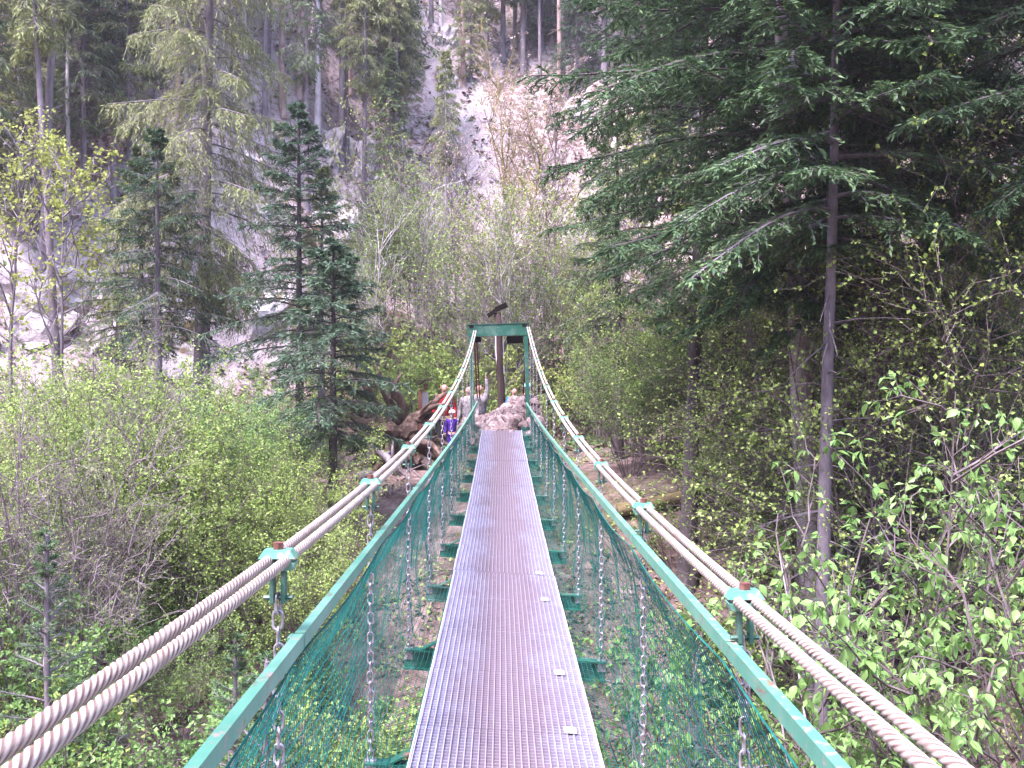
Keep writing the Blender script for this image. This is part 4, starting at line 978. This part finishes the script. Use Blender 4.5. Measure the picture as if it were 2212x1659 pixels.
# ------------------------------------------------------------------ foreground shrub with large drooping leaves, right of the ropes
def big_leaf(seed):
    rng = np.random.default_rng(seed); prof = [(0, .0), (.18, .62), (.42, 1.0), (.7, .68), (.9, .22), (1, 0)]; V = []; T = []
    curl = rng.uniform(.25, .55); fold = rng.uniform(.15, .45)
    for (t, w) in prof: 
        zc = -curl * t ** 2 * .8; V += [(-w * .3, t, zc + fold * w * .3), (0, t, zc), (w * .3, t, zc + fold * w * .3)]
    Q = []
    for k in range(len(prof) - 1):
        a = k * 3; Q += [[a, a + 1, a + 4, a + 3], [a + 1, a + 2, a + 5, a + 4]]
    me = MB().add(np.array(V), q=Q).mesh('leaf_mesh', True); me.materials.append(M['leaf_spring']); return me
leaf_me = [big_leaf(k) for k in range(5)]
def fore_shrub(name, base, targets, label, seed, n_obj, leaf_len=.085):
    rng = np.random.default_rng(seed); o = empty(name, tuple(base)); tag(o, label, 'shrub'); base = np.asarray(base, float)
    wood = MB(); stems = []
    for tgt in targets:
        N = 10; f = np.linspace(0, 1, N)[:, None]; v = np.asarray(tgt) - base
        P = v * f + np.array([0, 0, .3]) * np.sin(f * np.pi) * rng.uniform(-.3, .8) + np.cumsum(rng.normal(0, .022, (N, 3)), 0) * f + rng.normal(0, .12, 3) * np.sin(f * np.pi) ; stems.append(P)
        MB().tubes(P, .02 * (1 - .93 * f[:, 0]) + .002, 7).build('stem', M['bark_pale'] if rng.uniform() < .35 else M['twig'], o, smooth=True)
    S = np.stack(stems); B1 = grow(rng, S, 16, .28, .9, .05, .12, 6, .28); wood.tubes(B1, np.linspace(.008, .003, 6)[None].repeat(len(B1), 0), 4)
    B2 = grow(rng, B1, 6, .42, .8, .05, .12, 4, .25); wood.tubes(B2, np.linspace(.004, .0018, 4)[None].repeat(len(B2), 0), 3)
    wood.build('twigs', M['twig'], o)
    tips = np.concatenate([B2[:, -1], B2[:, 2], B1[:, -1]]); tdir = np.concatenate([B2[:, -1] - B2[:, -2], B2[:, 2] - B2[:, 1], B1[:, -1] - B1[:, -2]])
    tdir /= np.linalg.norm(tdir, axis=1, keepdims=True) + 1e-9
    per = 3; p = np.repeat(tips, per, 0); td = np.repeat(tdir, per, 0); n = len(p)
    d = td * .45 + rv(rng, n) * .75 + np.array([0, 0, -.7]); d /= np.linalg.norm(d, axis=1, keepdims=True); L = leaf_len * rng.uniform(.5, 1.25, n)
    p = p + d * .01
    # the biggest in view stay single leaves, the others form one mass
    wp = p + base; ang = L / np.linalg.norm(wp, axis=1); vis = (wp[:, 1] > .5) & (np.abs(wp[:, 0] / wp[:, 1]) < .53) & (np.abs(wp[:, 2] / wp[:, 1]) < .4)
    order = np.argsort(-(ang * vis)); one = set(order[:n_obj].tolist())
    for k in order[:n_obj]:
        y_ = d[k]; up_ = rng.normal(0, .35, 3) + np.array([0, 0, 1.0]); x_ = np.cross(y_, up_); x_ /= np.linalg.norm(x_); z_ = np.cross(x_, y_)
        lf = link('leaf', leaf_me[int(rng.integers(5))], o); lf.matrix_local = Matrix.Translation(Vector(p[k])) @ Matrix(np.stack([x_, y_, z_], 1).tolist()).to_4x4() @ Matrix.Scale(float(L[k]), 4)
    rest = np.array([k for k in range(n) if k not in one], int)
    if len(rest):
        m_ = MB(); m_.leaves(p[rest], d[rest], rng.normal(0, .4, (len(rest), 3)) + np.array([0, 0, 1.0]), L[rest], L[rest] * .55, .25)
        fo_ = m_.build('foliage', M['leaf_spring'], o); fo_['kind'] = 'stuff'
    return o
def stem_targets(lst): return [W(c, r, d) for c, r, d in lst]
b = W(1900, 829.5, 5.6); fore_shrub('broadleaf_shrub', (b[0], b[1], gz(b[0], b[1])), stem_targets([(1620, 1330, 5.6), (1720, 1190, 5.8), (1850, 1230, 5.4), (2050, 910, 5.6), (2000, 1230, 5.8), (1680, 1480, 5.2), (1820, 1420, 5.0)]), 'tall pale-green broadleaf shrub right of the ropes, nearest the bridge', 5, 280, .062)
b = W(2250, 829.5, 5.2); fore_shrub('broadleaf_shrub', (b[0], b[1], gz(b[0], b[1])), stem_targets([(2190, 1120, 5.4), (2080, 1210, 5.2), (2220, 1240, 4.9), (2100, 1350, 4.8), (2000, 1480, 4.6), (2200, 1480, 4.5), (2080, 1620, 4.6), (2260, 1140, 5.5)]), 'pale-green broadleaf shrub in the lower right corner', 6, 280, .062)
b = W(1480, 829.5, 6.8); fore_shrub('broadleaf_shrub', (b[0] + .2, b[1], gz(b[0], b[1])), stem_targets([(1350, 1400, 6.6), (1420, 1500, 6.2), (1500, 1420, 6.6), (1330, 1560, 6.4)]), 'bright low shrub seen through the right netting', 7, 120, .065)

# ------------------------------------------------------------------ people on the far bank
def skin_obj(name, verts, edges, radii, m_, parent, roots, sub=1):
    me = bpy.data.meshes.new(name); me.from_pydata([tuple(v) for v in verts], edges, []); me.update()
    o = bpy.data.objects.new(name, me); COL.objects.link(o); o.parent = parent
    sk = o.modifiers.new('skin', 'SKIN'); sk.use_smooth_shade = True
    if not me.skin_vertices: 
        bpy.context.view_layer.objects.active = o
    lay = me.skin_vertices[0].data if me.skin_vertices else None
    if lay is not None:
        for k, r in enumerate(radii): lay[k].radius = (r, r) if np.isscalar(r) else r; lay[k].use_root = k in roots
    ss = o.modifiers.new('subdivision', 'SUBSURF'); ss.levels = sub; ss.render_levels = sub
    me.materials.append(m_); return o
SK = flat('skin', (.52, .3, .24), .6); HAIR = flat('dark_hair', (.03, .02, .018)); SHOE = flat('dark_shoes', (.03, .03, .035)); EYE = flat('eye_dark', (.02, .015, .015), .3); LIP = flat('lips', (.3, .1, .09))
def person(loc, rz, H, label, top, bottom, hat=None, hair=True, arms=None, child=False, extra=None, head_turn=0.0):
    o = empty('person', tuple(loc), rz); tag(o, label, 'person', 'hikers on the far bank'); k = H / 1.75; hs = 1.22 if child else 1.0
    o.scale = (k,) * 3
    V = [(0, 0, .95), (0, 0, 1.10), (0, 0, 1.28), (0, .005, 1.41), (0, 0, 1.50), (0, -.01, 1.545), (0, -.012, 1.545 + .055 * hs), (0, .005, 1.545 + .125 * hs), (0, .01, 1.545 + .185 * hs), (0, -.085 * hs, 1.545 + .085 * hs)]
    Rd = [(.15, .11), (.135, .1), (.155, .11), (.13, .09), .055, .056, .066 * hs, (.082 * hs, .092 * hs), (.06 * hs, .066 * hs), .016 * hs]
    E = [(0, 1), (1, 2), (2, 3), (3, 4), (4, 5), (5, 6), (6, 7), (7, 8), (6, 9)]
    roots = {0}; arm_ids = []; leg_ids = []; fing = []
    for s in (-1, 1):
        el, wr = (arms or {}).get(s, ((s * .25, .02, 1.17), (s * .25, -.08, .93)))
        el, wr = np.array(el), np.array(wr); sh = np.array((s * .175, 0, 1.42)); dr_ = (wr - el) / np.linalg.norm(wr - el)
        pm_ = wr + dr_ * .07; i = len(V)
        V += [tuple(sh), tuple((sh + el) / 2), tuple(el), tuple((el + wr) / 2), tuple(wr), tuple(pm_)]; Rd += [.066, .052, .044, .04, .029, (.036, .02)]
        E += [(3, i), (i, i + 1), (i + 1, i + 2), (i + 2, i + 3), (i + 3, i + 4), (i + 4, i + 5)]; arm_ids.append(i)
        side = np.cross(dr_, np.array([s * 1.0, 0, 0])); side /= np.linalg.norm(side) + 1e-9; inn = np.cross(side, dr_)
        for f, (off, ln) in enumerate(((-.027, .068), (-.009, .08), (.009, .076), (.026, .06))):
            a = pm_ + side * off - dr_ * .02; j = len(V); bb = a + dr_ * ln * .6; cc = bb + dr_ * ln * .35 + inn * .02 * s
            V += [tuple(a), tuple(bb), tuple(cc)]; Rd += [.009, .009, .007]; E += [(j, j + 1), (j + 1, j + 2)]; roots.add(j)
        a = wr + dr_ * .02 + side * -.022; j = len(V); V += [tuple(a), tuple(a + side * -.03 + dr_ * .03), tuple(a + side * -.034 + dr_ * .062)]; Rd += [.011, .01, .008]; E += [(j, j + 1), (j + 1, j + 2)]; roots.add(j)
        i = len(V); V += [(s * .09, 0, .88), (s * .1, -.01, .68), (s * .1, -.02, .49), (s * .105, .015, .28), (s * .105, .02, .09), (s * .115, -.1, .04), (s * .118, -.16, .035)]
        Rd += [.105, .085, .06, .055, .04, .038, .03]; E += [(0, i)] + [(i + q, i + q + 1) for q in range(6)]; leg_ids.append(i)
    skin_obj('body', V, E, Rd, SK, o, roots, 1)
    jv = [(0, 0, .9), V[1], V[2], V[3], (0, .005, 1.475)]; jr = [(.172, .135), (.155, .12), (.175, .13), (.15, .11), .075]; je = [(0, 1), (1, 2), (2, 3), (3, 4)]
    for i in arm_ids:
        j = len(jv); jv += V[i:i + 5]; jr += [.084, .068, .058, .052, .042]; je += [(3, j), (j, j + 1), (j + 1, j + 2), (j + 2, j + 3), (j + 3, j + 4)]
    skin_obj('jacket', jv, je, jr, top, o, {0}, 1)
    tv_ = [(0, 0, 1.0)]; tr_ = [(.16, .12)]; te = []
    for i in leg_ids: j = len(tv_); tv_ += V[i:i + 5]; tr_ += [.118, .096, .074, .066, .058]; te += [(0, j)] + [(j + q, j + q + 1) for q in range(4)]
    skin_obj('trousers', tv_, te, tr_, bottom, o, {0}, 1)
    for i in leg_ids: skin_obj('shoe', V[i + 4:i + 7], [(0, 1), (1, 2)], [.05, .05, .042], SHOE, o, {0}, 1)
    hz_ = 1.545 + .10 * hs
    for s in (-1, 1):
        e = link('eye', rock_protos_ball, o); e.scale = (.011, .008, .008); e.location = (s * .032 * hs, -.078 * hs, hz_ + .012 * hs)
        er = link('ear', ear_ball, o); er.scale = (.012, .022, .034); er.location = (s * .086 * hs, .01, hz_)
    MB().box(0, -.079 * hs, hz_ - .06 * hs, .045 * hs, .008, .009).build('mouth', LIP, o)
    if hair:
        skin_obj('hair', [(0, .035, hz_ + .0 * hs), (0, .035, hz_ + .06 * hs), (0, .005, hz_ + .105 * hs)], [(0, 1), (1, 2)], [.086 * hs, .096 * hs, .086 * hs], HAIR, o, {0}, 1)
    if hat is not None:
        hm = MB(); a = np.linspace(0, 2 * np.pi, 17)[:-1]; rings = [(.0, .105), (.03, .104), (.07, .085), (.095, .05), (.1, .005)]
        vv = [(r_ * hs * math.cos(t), .012 + r_ * hs * math.sin(t) * 1.08, hz_ + .035 * hs + z_ * hs) for z_, r_ in rings for t in a]
        q = [[k_ * 16 + i, k_ * 16 + (i + 1) % 16, (k_ + 1) * 16 + (i + 1) % 16, (k_ + 1) * 16 + i] for k_ in range(4) for i in range(16)]
        hm.add(np.array(vv), q=q); hm.box(0, -.14 * hs, hz_ + .04 * hs, .15 * hs, .11 * hs, .008); hm.build('cap', hat, o, smooth=True)
    if extra: extra(o, hz_)
    return o
rock_protos_ball = rock_mesh('ball_mesh', 7, 2, 0, 0); rock_protos_ball.materials.append(EYE)
ear_ball = rock_mesh('ear_mesh', 8, 2, 0, 0); ear_ball.materials.append(SK)
RED = flat('red_cloth', (.3, .012, .018)); NAVY = flat('navy_cloth', (.012, .014, .05)); GREY = simple('grey_pattern_cloth', [(.1, .08, .09), (.22, .19, .21), (.4, .36, .4)], 22, rough=.9, bstr=.1); PURPLE = flat('purple_cloth', (.06, .012, .26)); WHITE = flat('white_cloth', (.7, .68, .74)); BLUE = flat('blue_cloth', (.02, .2, .55)); SKY = flat('light_blue_cloth', (.3, .62, .78)); DARK = flat('dark_cloth', (.03, .028, .03)); GREEN = flat('green_cloth', (.12, .3, .06))
def stand(c, d): 
    p = W(c, 829.5, d); return (p[0], p[1], gz(p[0], p[1]) - .01)
def navy_yokes(o, hz_):
    for s in (-1, 1): skin_obj('shoulder_yoke', [(s * .13, 0, 1.455), (s * .19, 0, 1.43), (s * .215, .005, 1.35)], [(0, 1), (1, 2)], [.07, .076, .066], NAVY, o, {0}, 1)
    skin_obj('beard', [(0, -.04, hz_ - .085), (0, -.05, hz_ - .055)], [(0, 1)], [.045, .05], HAIR, o, {0}, 1)
def bag(col):
    def f(o, hz_):
        m_ = MB(); m_.box(.02, .17, 1.22, .3, .16, .4); m_.build('backpack', col, o)
    return f
person(stand(957, 25.0), R(8), 1.80, 'bald man in a red jacket with dark shoulders standing by the notice board', RED, DARK, hair=False, extra=navy_yokes)
person(stand(974, 24.3), R(-10), 1.1, 'child in a purple outfit and white cap in front of the red-jacket man', PURPLE, PURPLE, hat=WHITE, child=True)
person(stand(1010, 24.8), R(-25), 1.72, 'person in a grey patterned jacket left of the portal leg', GREY, DARK)
person(stand(1033, 25.6), R(0), 1.74, 'person in grey reaching one arm up behind the left portal leg', GREY, DARK, arms={1: ((.2, -.02, 1.66), (.17, -.04, 1.9))}, extra=bag(BLUE))
person(stand(1136, 26.3), R(-15), 1.74, 'person in a light blue cap behind the right portal leg', DARK, DARK, hat=SKY)
person(stand(1108, 26.8), R(20), 1.58, 'person in a blue shirt behind the rubble beside the trunk post', BLUE, NAVY)
# ------------------------------------------------------------------ air
hm_, nt, out = nodes_of('valley_air'); pv = nt.nodes.new('ShaderNodeVolumePrincipled'); pv.inputs['Color'].default_value = (.92, .87, .98, 1); pv.inputs['Density'].default_value = .0008; pv.inputs['Anisotropy'].default_value = .2
nt.links.new(pv.outputs['Volume'], out.inputs['Volume'])
hb = MB().box(0, 32, 60, 220, 220, 150).build('haze', hm_); tag(hb, 'pale thin haze filling the valley', kind='stuff')

# ------------------------------------------------------------------ labels that tell look-alikes apart by their place
ORD = ['first', 'second', 'third', 'fourth', 'fifth', 'sixth', 'seventh', 'eighth', 'ninth', 'tenth', 'eleventh', 'twelfth', 'thirteenth', 'fourteenth', 'fifteenth', 'sixteenth']
def place_labels(group, base, rows):
    things = [o for o in COL.objects if o.parent is None and o.get('group') == group]
    things.sort(key=lambda o: o.location.y); n = len(rows); size = math.ceil(len(things) / n)
    for r_ in range(n):
        row = sorted(things[r_ * size:(r_ + 1) * size], key=lambda o: o.location.x / o.location.y)
        for k, o in enumerate(row): o['label'] = '%s, %s from the left in the %s' % (base, ORD[min(k, 15)], rows[r_])
place_labels('hazel thicket left of the bridge', 'leafy hazel shrub left of the bridge', ['front row', 'middle row', 'back row'])
place_labels('low hazels on the near left slope', 'low hazel bush on the near left slope', ['line'])
place_labels('bare shrubs at the left edge', 'twiggy bare shrub at the left', ['line'])
place_labels('saplings behind the portal', 'slender sapling behind the portal', ['front row', 'middle row', 'back row'])
place_labels('short saplings behind the portal', 'short sapling beside the portal', ['line'])
place_labels('young beeches on the right bank', 'young beech on the right bank', ['line'])
place_labels('shrubs on the right bank', 'leafy shrub on the right bank', ['front row', 'middle row', 'back row'])
place_labels('spruces behind the right firs', 'spruce behind the right firs', ['front row', 'middle row', 'back row'])
place_labels('spruces along the top of the slope', 'spruce along the top edge', ['front row', 'back row'])
place_labels('slender spruces on the far slope', 'slender spruce on the far slope', ['front row', 'second row', 'third row', 'back row'])
place_labels('low bushes left of the bridge', 'knee-high bush left of the bridge', ['front row', 'second row', 'third row', 'back row'])
place_labels('low bushes right of the bridge', 'knee-high bush right of the bridge', ['front row', 'second row', 'third row', 'back row'])
place_labels('low bushes on the far bank', 'leafy bush behind the people', ['front row', 'back row'])
place_labels('loose stones on the far bank', 'pale loose stone below the stump', ['front row', 'middle row', 'back row'])
place_labels('low bushes beside the left handrail', 'knee-high bush beside the left handrail', ['front row', 'back row'])
place_labels('hazels below the bluish spruces', 'hazel bush at the foot of the bluish spruces', ['line'])
place_labels('feathery spruces on the left slope', 'feathery spruce on the left slope', ['front row', 'middle row', 'back row'])
